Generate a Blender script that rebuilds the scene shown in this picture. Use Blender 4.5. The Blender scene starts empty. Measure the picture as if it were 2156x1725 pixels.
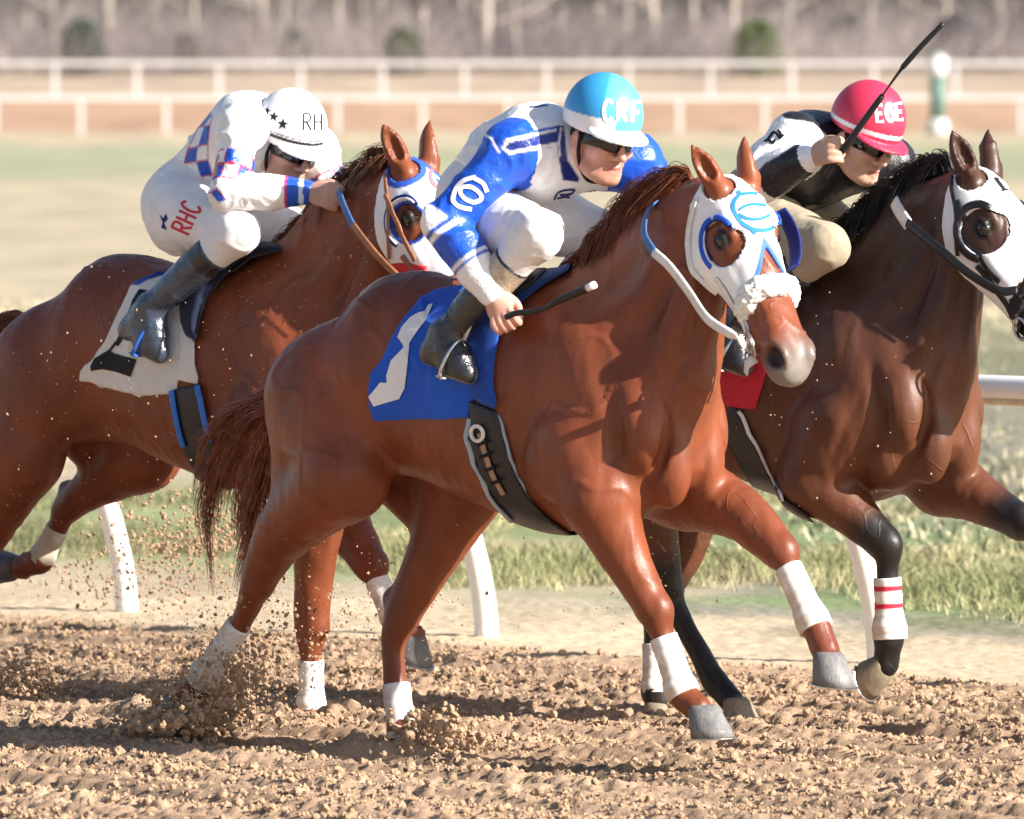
import bpy, bmesh, math, random
import numpy as np
from mathutils import Vector, Matrix
from mathutils.bvhtree import BVHTree
random.seed(7); RNG = np.random.default_rng(7)
PI = math.pi

# ------------------------------------------------------------------ camera
FPX, CAM_H, VH, PW, PH = 18000.0, 2.43, 100.0, 2156.0, 1725.0
PITCH = math.atan((PH/2-VH)/FPX)
CAM = np.array([0.0, 0.0, CAM_H])
scene = bpy.context.scene
COL = scene.collection
cam_data = bpy.data.cameras.new('camera')
cam = bpy.data.objects.new('camera', cam_data); COL.objects.link(cam)
cam.location = CAM; cam.rotation_euler = (PI/2-PITCH, 0, 0)
cam_data.sensor_fit = 'HORIZONTAL'; cam_data.sensor_width = 36.0
cam_data.lens = 36.0*FPX/PW
cam_data.clip_start = 0.5; cam_data.clip_end = 3000
cam_data.dof.use_dof = True; cam_data.dof.focus_distance = 29.8
cam_data.dof.aperture_fstop = 5.6
scene.camera = cam

# ------------------------------------------------------------------ light
SUN_DIR = np.array([0.88, -0.475, 0.0]); SUN_DIR /= np.linalg.norm(SUN_DIR)
SUN_EL = math.radians(28)
world = bpy.data.worlds.new('World'); scene.world = world; world.use_nodes = True
wt = world.node_tree; wt.nodes.clear()
sky = wt.nodes.new('ShaderNodeTexSky'); sky.sky_type = 'NISHITA'; sky.sun_disc = False
sky.sun_elevation = SUN_EL
sky.sun_rotation = math.atan2(SUN_DIR[0], SUN_DIR[1])
sky.air_density = 1.0; sky.dust_density = 1.2; sky.ozone_density = 1.0
bg = wt.nodes.new('ShaderNodeBackground'); bg.inputs['Strength'].default_value = 0.068
wo = wt.nodes.new('ShaderNodeOutputWorld')
wt.links.new(sky.outputs[0], bg.inputs[0]); wt.links.new(bg.outputs[0], wo.inputs[0])
sun_data = bpy.data.lights.new('sun', 'SUN'); sun_data.energy = 4.9
sun_data.angle = math.radians(0.6); sun_data.color = (1.0, 0.945, 0.87)
sun = bpy.data.objects.new('sun', sun_data); COL.objects.link(sun)
_L = Vector((SUN_DIR[0]*math.cos(SUN_EL), SUN_DIR[1]*math.cos(SUN_EL), math.sin(SUN_EL)))
sun.rotation_euler = _L.to_track_quat('Z', 'Y').to_euler(); sun.location = (20, -20, 20)
scene.view_settings.view_transform = 'Standard'; scene.view_settings.look = 'None'
scene.view_settings.exposure = 1.2; scene.view_settings.gamma = 1.0
scene.view_settings.use_curve_mapping = False
scene.render.engine = 'CYCLES'
scene.cycles.max_bounces = 6; scene.cycles.use_denoising = True

# ------------------------------------------------------------------ camera maths
_c, _s = math.cos(PITCH), math.sin(PITCH)
def ray(u, v):
    d = (u-PW/2)/FPX; e = -(v-PH/2)/FPX
    return np.array([d, _c+e*_s, -_s+e*_c])
def project(P):
    Q = np.asarray(P)-CAM
    x = Q[..., 0]; y = Q[..., 1]*_c-Q[..., 2]*_s; z = Q[..., 1]*_s+Q[..., 2]*_c
    return PW/2+FPX*x/y, PH/2-FPX*z/y
def ground_pt(u, v, z=0.0):
    d = ray(u, v); return CAM+d*((z-CAM_H)/d[2])
def at_depth(u, v, Y):
    d = ray(u, v); return CAM+d*(Y/d[1])
class Frame:                                    # an animal's own frame: x forward, y to its left, z up
    def __init__(s, O, deg):
        t = math.radians(deg); s.deg = deg
        s.O = np.array(O, float); s.f = np.array([math.cos(t), -math.sin(t), 0]); s.l = np.array([math.sin(t), math.cos(t), 0])
        s.R = np.stack([s.f, s.l, np.array([0, 0, 1.0])])
    def px(s, u, v, y=0.0):                     # where a line of sight meets the animal's own plane y = const
        d = ray(u, v); t = (y-(CAM-s.O)@s.l)/(d@s.l)
        return (CAM+t*d-s.O)@s.R.T
    def w(s, P): return np.asarray(P)@s.R+s.O
    def loc(s, P): return (np.asarray(P)-s.O)@s.R.T
    def uv(s, P): return project(s.w(P))

# ------------------------------------------------------------------ signed-distance modelling
def unit(v): v = np.asarray(v, float); return v/np.linalg.norm(v)
def spline(P, n=6):
    P = np.asarray(P, float)
    if len(P) < 3: return P
    Q = np.vstack([2*P[0]-P[1], P, 2*P[-1]-P[-2]]); out = []
    for i in range(1, len(Q)-2):
        for t in np.linspace(0, 1, n, endpoint=False):
            a, b, c, d = Q[i-1], Q[i], Q[i+1], Q[i+2]
            out.append(.5*(2*b+(c-a)*t+(2*a-5*b+4*c-d)*t*t+(3*b-a-3*c+d)*t**3))
    out.append(P[-1]); return np.array(out)
class Chain:                                    # a tapering tube along a smooth path
    def __init__(s, pts, rad, n=5, flat=None):
        A = np.column_stack([np.asarray(pts, float), np.asarray(rad, float)])
        A = spline(A, n); s.p = A[:, :3]; s.r = np.maximum(A[:, 3], .002)
        s.flat = None if flat is None else (unit(flat[0]), flat[1])
    def box(s):
        m = s.r[:, None]*(1 if s.flat is None else max(1, s.flat[1]))
        return (s.p-m).min(0), (s.p+m).max(0)
    def d(s, X, Y, Z):
        p = s.p
        if s.flat is not None:
            n, f = s.flat; k = 1/f-1
            q = X*n[0]+Y*n[1]+Z*n[2]; X = X+k*q*n[0]; Y = Y+k*q*n[1]; Z = Z+k*q*n[2]
            p = p+k*(p@n)[:, None]*n
        seg = range(len(p)-1)
        if s.flat is None:                        # only the part of the grid near each segment
            ax = [np.asarray(q).ravel() for q in (X, Y, Z)]; best = np.full((len(ax[0]), len(ax[1]), len(ax[2])), .25, np.float32)
            for i in seg:
                a = p[i]; b = p[i+1]; ab = (b-a).astype(np.float32); L = np.float32(max(ab@ab, 1e-9)); m = max(s.r[i], s.r[i+1])+.09
                q = [slice(*np.searchsorted(ax[k], (min(a[k], b[k])-m, max(a[k], b[k])+m))) for k in range(3)]
                if any(k.stop <= k.start for k in q): continue
                x = X[q[0]]-np.float32(a[0]); y = Y[:, q[1]]-np.float32(a[1]); z = Z[:, :, q[2]]-np.float32(a[2])
                t = np.clip((x*ab[0]+y*ab[1]+z*ab[2])/L, 0, 1)
                e = np.sqrt((x-t*ab[0])**2+(y-t*ab[1])**2+(z-t*ab[2])**2)-(np.float32(s.r[i])+t*np.float32(s.r[i+1]-s.r[i]))
                np.minimum(best[tuple(q)], e, out=best[tuple(q)])
            return best
        best = None
        for i in seg:
            a = p[i]; b = p[i+1]; ab = b-a; L = max(ab@ab, 1e-9)
            x = X-a[0]; y = Y-a[1]; z = Z-a[2]
            t = np.clip((x*ab[0]+y*ab[1]+z*ab[2])/L, 0, 1)
            e = np.sqrt((x-t*ab[0])**2+(y-t*ab[1])**2+(z-t*ab[2])**2)-(s.r[i]+t*(s.r[i+1]-s.r[i]))
            best = e if best is None else np.minimum(best, e)
        return best*math.sqrt(min(1, s.flat[1]))
class Ell:                                      # an ellipsoid; axes = rows of R
    def __init__(s, c, r, x=(1, 0, 0), z=(0, 0, 1)):
        s.c = np.asarray(c, float); s.r = np.asarray(r, float)
        x = unit(x); z = np.asarray(z, float); z = unit(z-(z@x)*x); s.R = np.stack([x, np.cross(z, x), z])
    def box(s):
        e = np.sqrt(((s.R*s.r[:, None])**2).sum(0)); return s.c-e, s.c+e
    def d(s, X, Y, Z):
        x = X-s.c[0]; y = Y-s.c[1]; z = Z-s.c[2]
        k0 = 0; k1 = 0
        for a, r in zip(s.R, s.r):
            q = (x*a[0]+y*a[1]+z*a[2])/r; k0 = k0+q*q; k1 = k1+(q/r)**2
        k0 = np.sqrt(k0); return k0*(k0-1)/np.maximum(np.sqrt(k1), 1e-6)
class Loft:                                     # cross-sections along a straight axis: rows of (t, top, bottom, half width[, power])
    def __init__(s, o, u, w, rows):
        s.o = np.asarray(o, float); s.u = unit(u); w = np.asarray(w, float)
        s.w = unit(w-(w@s.u)*s.u); s.v = np.cross(s.u, s.w)
        rows = np.array([tuple(r)+(2.0,)*(5-len(r)) for r in rows], float)
        A = spline(rows, 12); s.t = np.maximum.accumulate(A[:, 0]); s.A = A
    def box(s):
        c = s.o+s.t[:, None]*s.u; m = np.abs(s.A[:, 1:4]).max()+.02
        return c.min(0)-m, c.max(0)+m
    def d(s, X, Y, Z):
        f4 = np.float32; o = s.o.astype(f4)
        def lin(a):
            r = None
            for q, c, k in ((X, o[0], a[0]), (Y, o[1], a[1]), (Z, o[2], a[2])):
                if abs(k) > 1e-6:
                    e = (q-c)*f4(k); r = e if r is None else r+e
            return r
        t, v, w = lin(s.u), lin(s.v), lin(s.w)
        t0, t1 = f4(s.t[0]), f4(s.t[-1]); tc = np.clip(t, t0, t1); g = np.linspace(t0, t1, 1024)
        i0 = ((tc-t0)*f4(1023/(t1-t0))+f4(.5)).astype(np.int16)
        def lut(a): return a.astype(f4)[i0]
        T, B, W, Q = [np.interp(g, s.t, s.A[:, k]) for k in (1, 2, 3, 4)]
        hh_ = np.maximum((T-B)/2, .004); hw_ = np.maximum(W, .004)
        ih, iw, m = lut(1/hh_), lut(1/hw_), lut(np.clip((Q-2)*.55, 0, .8))
        a = (v-lut((T+B)/2))*ih; b = w*iw; a = a*a; b = b*b; q = a+b; r = np.sqrt(q)
        k1 = np.sqrt(a*ih*ih+b*iw*iw)/np.maximum(r, f4(1e-6))
        if float(Q.max()) > 2.01: r = r+m*(np.sqrt(np.sqrt(a*a+b*b))-r)
        d = (r-1)/np.maximum(k1, f4(1e-6))
        o = np.abs(t-tc); return np.where(o > 0, np.hypot(np.maximum(d, 0), o), d)
def smin(a, b, k):
    if k <= 0: return np.minimum(a, b)
    h = np.maximum(k-np.abs(a-b), 0)/k; return np.minimum(a, b)-h*h*k*.25
class Model:
    def __init__(s): s.ops = []
    def add(s, p, k=.02): s.ops.append((1, p, k)); return p
    def cut(s, p, k=.01): s.ops.append((-1, p, k)); return p
    def both(s, p2, k=.02):
        for p in p2: s.add(p, k)
    def box(s):
        b = [p.box() for m, p, k in s.ops if m > 0]
        return np.min([q[0] for q in b], 0), np.max([q[1] for q in b], 0)
    def grid(s, h, lo=None, hi=None, pad=.03, axes=None):
        a, b = s.box()
        lo = (a-pad if lo is None else np.maximum(lo, a-pad)); hi = (b+pad if hi is None else np.minimum(hi, b+pad))
        G = Grid(lo, hi, h, axes)
        for m, p, k in s.ops:
            q0, q1 = p.box(); e = max(k, .0)+.035
            i0 = np.array([np.searchsorted(G.x[k], q0[k]-e) for k in range(3)]); i1 = np.array([np.searchsorted(G.x[k], q1[k]+e) for k in range(3)])
            if (i1 <= i0).any(): continue
            sl = tuple(slice(a, b) for a, b in zip(i0, i1))
            X = G.x[0][sl[0]][:, None, None]; Y = G.x[1][sl[1]][None, :, None]; Z = G.x[2][sl[2]][None, None, :]
            d = p.d(X, Y, Z).astype(np.float32)
            if m > 0: G.D[sl] = smin(G.D[sl], d, k)
            else: G.D[sl] = -smin(-G.D[sl], d, k)
        return G
class Grid:
    def __init__(s, lo, hi, h, axes=None):
        s.lo = np.asarray(lo, float); s.h = h; s.n = np.ceil((np.asarray(hi)-s.lo)/h).astype(int)+1
        s.x = [(s.lo[i]+np.arange(s.n[i])*h).astype(np.float32) for i in range(3)]
        if axes is not None:                      # steps that change along an axis: (position, step) pairs
            for i, st in axes.items():
                q = [float(lo[i])]
                while q[-1] < hi[i]: q.append(q[-1]+float(np.interp(q[-1], *zip(*st))))
                s.x[i] = np.array(q, np.float32)
            s.n = np.array([len(a) for a in s.x])
        s.D = np.full(tuple(s.n), .25, np.float32)
    def XYZ(s): return s.x[0][:, None, None], s.x[1][None, :, None], s.x[2][None, None, :]
    def pts(s): return np.stack(np.broadcast_arrays(*s.XYZ()), -1)
def surface(D, lo, h, smooth=2, axes=None):
    """smooth quads where the field D crosses zero"""
    neg = D < 0
    D = D.copy()
    for ax in range(3):                          # keep the surface off the border
        for e in (0, -1):
            sl = [slice(None)]*3; sl[ax] = e; neg[tuple(sl)] = False; D[tuple(sl)] = np.maximum(D[tuple(sl)], 1e-4)
    n = np.array(D.shape)-1
    cnt = np.zeros(tuple(n), np.int8)
    for i in (0, 1):
        for j in (0, 1):
            for k in (0, 1): cnt += neg[i:i+n[0], j:j+n[1], k:k+n[2]]
    act = np.argwhere((cnt > 0) & (cnt < 8))
    ids = np.full(tuple(n), -1, np.int32); ids[tuple(act.T)] = np.arange(len(act))
    c = {o: D[act[:, 0]+o[0], act[:, 1]+o[1], act[:, 2]+o[2]] for o in [(i, j, k) for i in (0, 1) for j in (0, 1) for k in (0, 1)]}
    acc = np.zeros((len(act), 3)); num = np.zeros(len(act))
    for ax in range(3):
        for o in c:
            if o[ax]: continue
            q = list(o); q[ax] = 1; a = c[o]; b = c[tuple(q)]
            m = (a < 0) != (b < 0); t = np.where(m, a/np.where(m, a-b, 1), 0)
            P = np.tile(np.array(o, float), (len(act), 1)); P[:, ax] = t
            acc[m] += P[m]; num[m] += 1
    V = act+acc/num[:, None]
    V = lo+V*h if axes is None else np.stack([np.interp(V[:, k], np.arange(len(axes[k])), axes[k]) for k in range(3)], 1)
    F = []
    for ax in range(3):
        a1, a2 = (ax+1) % 3, (ax+2) % 3
        s0 = [slice(1, n[0]), slice(1, n[1]), slice(1, n[2])]; s0[ax] = slice(0, n[ax])
        s1 = list(s0); s1[ax] = slice(1, n[ax]+1)
        A = neg[tuple(s0)]; B = neg[tuple(s1)]; off = np.array([s.start for s in s0])
        for flip, M in ((0, A & ~B), (1, ~A & B)):
            E = np.argwhere(M)+off
            if not len(E): continue
            d1 = np.eye(3, dtype=int)[a1]; d2 = np.eye(3, dtype=int)[a2]
            q = [ids[tuple((E-x).T)] for x in (d1+d2, d2, 0*d1, d1)]
            if flip: q = q[::-1]
            F.append(np.stack(q, 1))
    F = np.vstack(F) if F else np.zeros((0, 4), int)
    F = F[(F >= 0).all(1)]
    if smooth:
        e = np.vstack([F[:, [0, 1]], F[:, [1, 2]], F[:, [2, 3]], F[:, [3, 0]]])
        deg = np.bincount(e.ravel(), minlength=len(V)).astype(float)
        for it in range(smooth):
            for lam in (.5, -.52):
                S = np.zeros_like(V)
                for ax in range(3):
                    S[:, ax] = np.bincount(e[:, 0], V[e[:, 1], ax], len(V))+np.bincount(e[:, 1], V[e[:, 0], ax], len(V))
                V = V+lam*(S/np.maximum(deg, 1)[:, None]-V)
    return V, F
def vnormals(V, F):
    n = np.cross(V[F[:, 2]]-V[F[:, 0]], V[F[:, 3 if F.shape[1] > 3 else 1]]-V[F[:, 1 if F.shape[1] > 3 else 0]])
    N = np.zeros_like(V)
    for k in range(F.shape[1]):
        for ax in range(3): N[:, ax] += np.bincount(F[:, k], n[:, ax], len(V))
    return N/np.maximum(np.linalg.norm(N, axis=1), 1e-9)[:, None]
# ------------------------------------------------------------------ smooth noise on points
_P = np.random.default_rng(3).permutation(256); _P = np.concatenate([_P, _P, _P]); _G = np.random.default_rng(4).uniform(-1, 1, 256)
def noise3(P):
    P = np.asarray(P, float); i = np.floor(P).astype(int); f = P-i; f = f*f*(3-2*f); i &= 255
    def h(a, b, c): return _G[_P[_P[_P[(i[..., 0]+a) & 255]+((i[..., 1]+b) & 255)]+((i[..., 2]+c) & 255)] & 255]
    r = 0
    for a in (0, 1):
        for b in (0, 1):
            for c in (0, 1):
                r = r+h(a, b, c)*np.abs(1-a-f[..., 0])*np.abs(1-b-f[..., 1])*np.abs(1-c-f[..., 2])
    return r
def fbm(P, o=3):
    r = 0; a = 1.0; P = np.asarray(P, float)
    for _ in range(o): r = r+a*noise3(P); P = P*2.03+17.3; a *= .5
    return r
def sstep(a, b, x): t = np.clip((x-a)/(b-a), 0, 1); return t*t*(3-2*t)
def poly_sdf(u, v, poly):                        # signed distance to a 2-D outline, negative inside
    poly = np.asarray(poly, float); u = np.asarray(u, float); v = np.asarray(v, float)
    d = np.full(u.shape, 1e9); ins = np.zeros(u.shape, bool); n = len(poly)
    for i in range(n):
        a = poly[i]; b = poly[(i+1) % n]; e = b-a; L = max(e@e, 1e-9)
        t = np.clip(((u-a[0])*e[0]+(v-a[1])*e[1])/L, 0, 1)
        d = np.minimum(d, (u-a[0]-t*e[0])**2+(v-a[1]-t*e[1])**2)
        if a[1] != b[1]: ins ^= ((a[1] > v) != (b[1] > v)) & (u < (b[0]-a[0])*(v-a[1])/(b[1]-a[1])+a[0])
    return np.where(ins, -1, 1)*np.sqrt(d)
def line_dist(u, v, pts):
    d = np.full(np.shape(u), 1e9); pts = np.asarray(pts, float)
    for a, b in zip(pts[:-1], pts[1:]):
        e = b-a; L = max(e@e, 1e-9); t = np.clip(((u-a[0])*e[0]+(v-a[1])*e[1])/L, 0, 1)
        d = np.minimum(d, (u-a[0]-t*e[0])**2+(v-a[1]-t*e[1])**2)
    return np.sqrt(d)

# ------------------------------------------------------------------ objects
def link(name, me, parent=None, mats=()):
    o = bpy.data.objects.new(name, me); COL.objects.link(o)
    if parent is not None: o.parent = parent
    for m in mats: me.materials.append(m)
    return o
def mesh(name, V, F, mat=None, parent=None, col=None, smooth=True, mats=None, midx=None):
    me = bpy.data.meshes.new(name); V = np.asarray(V, float)
    F = np.asarray(F) if isinstance(F, np.ndarray) else F
    me.from_pydata(V.tolist() if not isinstance(F, np.ndarray) else [], [], [] if isinstance(F, np.ndarray) else F)
    if isinstance(F, np.ndarray):
        k = F.shape[1]; me.vertices.add(len(V)); me.vertices.foreach_set('co', V.ravel())
        me.loops.add(len(F)*k); me.loops.foreach_set('vertex_index', F.ravel().astype(np.int32))
        me.polygons.add(len(F)); me.polygons.foreach_set('loop_start', np.arange(len(F), dtype=np.int32)*k)
        me.update(calc_edges=True)
    if col is not None:
        a = me.attributes.new('col', 'FLOAT_COLOR', 'POINT'); c = np.ones((len(V), 4)); c[:, :3] = col; a.data.foreach_set('color', c.ravel())
    me.polygons.foreach_set('use_smooth', np.full(len(me.polygons), bool(smooth)))
    if midx is not None: me.polygons.foreach_set('material_index', np.asarray(midx, np.int32))
    me.validate(clean_customdata=False)
    return link(name, me, parent, mats if mats else ([mat] if mat else []))
def tag(o, label=None, cat=None, group=None, kind=None):
    for k, v in (('label', label), ('category', cat), ('group', group), ('kind', kind)):
        if v: o[k] = v
    return o
def empty(name, loc=(0, 0, 0), deg=0.0):
    o = bpy.data.objects.new(name, None); COL.objects.link(o); o.location = loc; o.rotation_euler = (0, 0, -math.radians(deg)); o.empty_display_size = .1
    return o
class MB:                                        # collects simple solids into one mesh
    def __init__(s): s.V = []; s.F = []; s.n = 0
    def put(s, V, F):
        s.V.append(np.asarray(V, float)); s.F += [tuple(int(i)+s.n for i in f) for f in F]; s.n += len(V)
    def box(s, c, size, R=None):
        q = np.array([[x, y, z] for x in (-.5, .5) for y in (-.5, .5) for z in (-.5, .5)])*np.asarray(size)
        if R is not None: q = q@np.asarray(R)
        s.put(q+np.asarray(c), [(0, 1, 3, 2), (4, 6, 7, 5), (0, 4, 5, 1), (2, 3, 7, 6), (0, 2, 6, 4), (1, 5, 7, 3)])
    def tube(s, pts, rad, seg=8, flat=None, up=None, caps=True):
        """flat=(half width, half thickness) gives a strap; up = list of surface normals"""
        pts = np.asarray(pts, float); n = len(pts); rad = np.broadcast_to(rad, (n,))
        T = np.gradient(pts, axis=0); T /= np.maximum(np.linalg.norm(T, axis=1), 1e-9)[:, None]
        V = []; N = np.array([0, 0, 1.0]) if abs(T[0][2]) < .9 else np.array([1.0, 0, 0])
        for i in range(n):
            if up is not None: N = np.asarray(up[i], float)
            N = N-(N@T[i])*T[i]; N /= max(np.linalg.norm(N), 1e-9); B = np.cross(T[i], N)
            for k in range(seg):
                a = 2*PI*(k+.5)/seg
                if flat is None: V.append(pts[i]+rad[i]*(math.cos(a)*B+math.sin(a)*N))
                else:
                    ca, sa = math.cos(a), math.sin(a); m = max(abs(ca), abs(sa))
                    V.append(pts[i]+rad[i]*(flat[0]*ca/m*B+flat[1]*sa/m*N))
        F = [(i*seg+k, i*seg+(k+1) % seg, (i+1)*seg+(k+1) % seg, (i+1)*seg+k) for i in range(n-1) for k in range(seg)]
        if caps: F += [tuple(range(seg))[::-1], tuple((n-1)*seg+k for k in range(seg))]
        s.put(V, F)
    def ring(s, c, R, r, axis, seg=24, k=8):
        a = unit(axis); x = unit(np.cross(a, [0, 0, 1]) if abs(a[2]) < .9 else np.cross(a, [1, 0, 0])); y = np.cross(a, x)
        V = []; F = []
        for i in range(seg):
            t = 2*PI*i/seg; d = math.cos(t)*x+math.sin(t)*y
            for j in range(k):
                q = 2*PI*j/k; V.append(np.asarray(c)+d*(R+r*math.cos(q))+a*r*math.sin(q))
        for i in range(seg):
            for j in range(k): F.append((i*k+j, ((i+1) % seg)*k+j, ((i+1) % seg)*k+(j+1) % k, i*k+(j+1) % k))
        s.put(V, F)
    def build(s, name, mat, parent=None, smooth=True, **kw):
        return mesh(name, np.vstack(s.V), s.F, mat, parent, smooth=smooth, **kw)
def field_mesh(name, D, G, mat, parent=None, smooth=2, colour=None):
    V, F = surface(D, G.lo, G.h, smooth)
    col = colour(V, vnormals(V, F)) if colour else None
    return mesh(name, V, F, mat, parent, col=col), V, F
class Surf:                                      # a surface one can cast lines of sight on, in the frame of its owner
    def __init__(s, V, F, fr):
        s.fr = fr; s.V = V; s.F = F
        s.b = BVHTree.FromPolygons([tuple(v) for v in V], [tuple(f) for f in F])
    def hit(s, u, v, back=True):
        o = s.fr.loc(CAM); d = s.fr.R@ray(u, v); d /= np.linalg.norm(d)
        r = s.b.ray_cast(Vector(o), Vector(d))
        if r[0] is not None: return np.array(r[0]), np.array(r[1])*(1 if np.dot(r[1], d) < 0 else -1)
        if not back: return None, None
        t = 29.0                                  # miss: nearest point of the surface to the line of sight
        for _ in range(25):
            q = s.b.find_nearest(Vector(o+d*t)); t = float((np.array(q[0])-o)@d)
        return np.array(q[0]), -d
    def near(s, P):
        r = s.b.find_nearest(Vector(P)); return np.array(r[0]), np.array(r[1])
def strap(mb, surf, pix, width, thick=.006, lift=.004, n=8, taper=None):
    """a strap laid along the surface under a line of picture points"""
    P = spline(np.array(pix, float), n); pts = []; ups = []
    for u, v in P:
        p, nn = surf.hit(u, v); pts.append(p+nn*(lift+thick/2)); ups.append(nn)
    pts = np.array(pts); ups = np.array(ups)
    for _ in range(2):
        pts[1:-1] = (pts[:-2]+2*pts[1:-1]+pts[2:])/4; ups[1:-1] = (ups[:-2]+2*ups[1:-1]+ups[2:])/4
    mb.tube(pts, np.ones(len(pts)), 8, flat=(width/2, thick/2), up=ups); return pts
def decal(name, surf, polys, mat, parent, lift=.0025, step=6.0):
    """flat print: outlines given on the picture plane and laid on the surface"""
    bm = bmesh.new()
    for poly in polys:
        a = np.asarray(poly, float); vs = []
        m = []
        for i in range(len(a)):
            p, q = a[i], a[(i+1) % len(a)]; k = max(1, int(np.linalg.norm(q-p)/step))
            for t in range(k): m.append(p+(q-p)*t/k)
        m = np.array(m); lo = m.min(0); hi = m.max(0)
        vs = [bm.verts.new((x, y, 0)) for x, y in m]
        try: f = bm.faces.new(vs)
        except ValueError: continue
        bmesh.ops.triangulate(bm, faces=[f])
    for _ in range(3):
        es = [e for e in bm.edges if e.calc_length() > step*1.6]
        if not es: break
        bmesh.ops.subdivide_edges(bm, edges=es, cuts=1); bmesh.ops.triangulate(bm, faces=bm.faces[:])
    for v in bm.verts:
        p, n = surf.hit(v.co.x, v.co.y); v.co = Vector(p+n*lift)
    me = bpy.data.meshes.new(name); bm.to_mesh(me); bm.free()
    for p in me.polygons: p.use_smooth = True
    return link(name, me, parent, [mat])
def stroke(pts, w, n=6):                         # outline of a brush stroke along points (picture units)
    P = spline(np.array(pts, float), n); T = np.gradient(P, axis=0); T /= np.maximum(np.linalg.norm(T, axis=1), 1e-6)[:, None]
    N = np.stack([-T[:, 1], T[:, 0]], 1)*w/2
    return np.vstack([P+N, (P-N)[::-1]])
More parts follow.
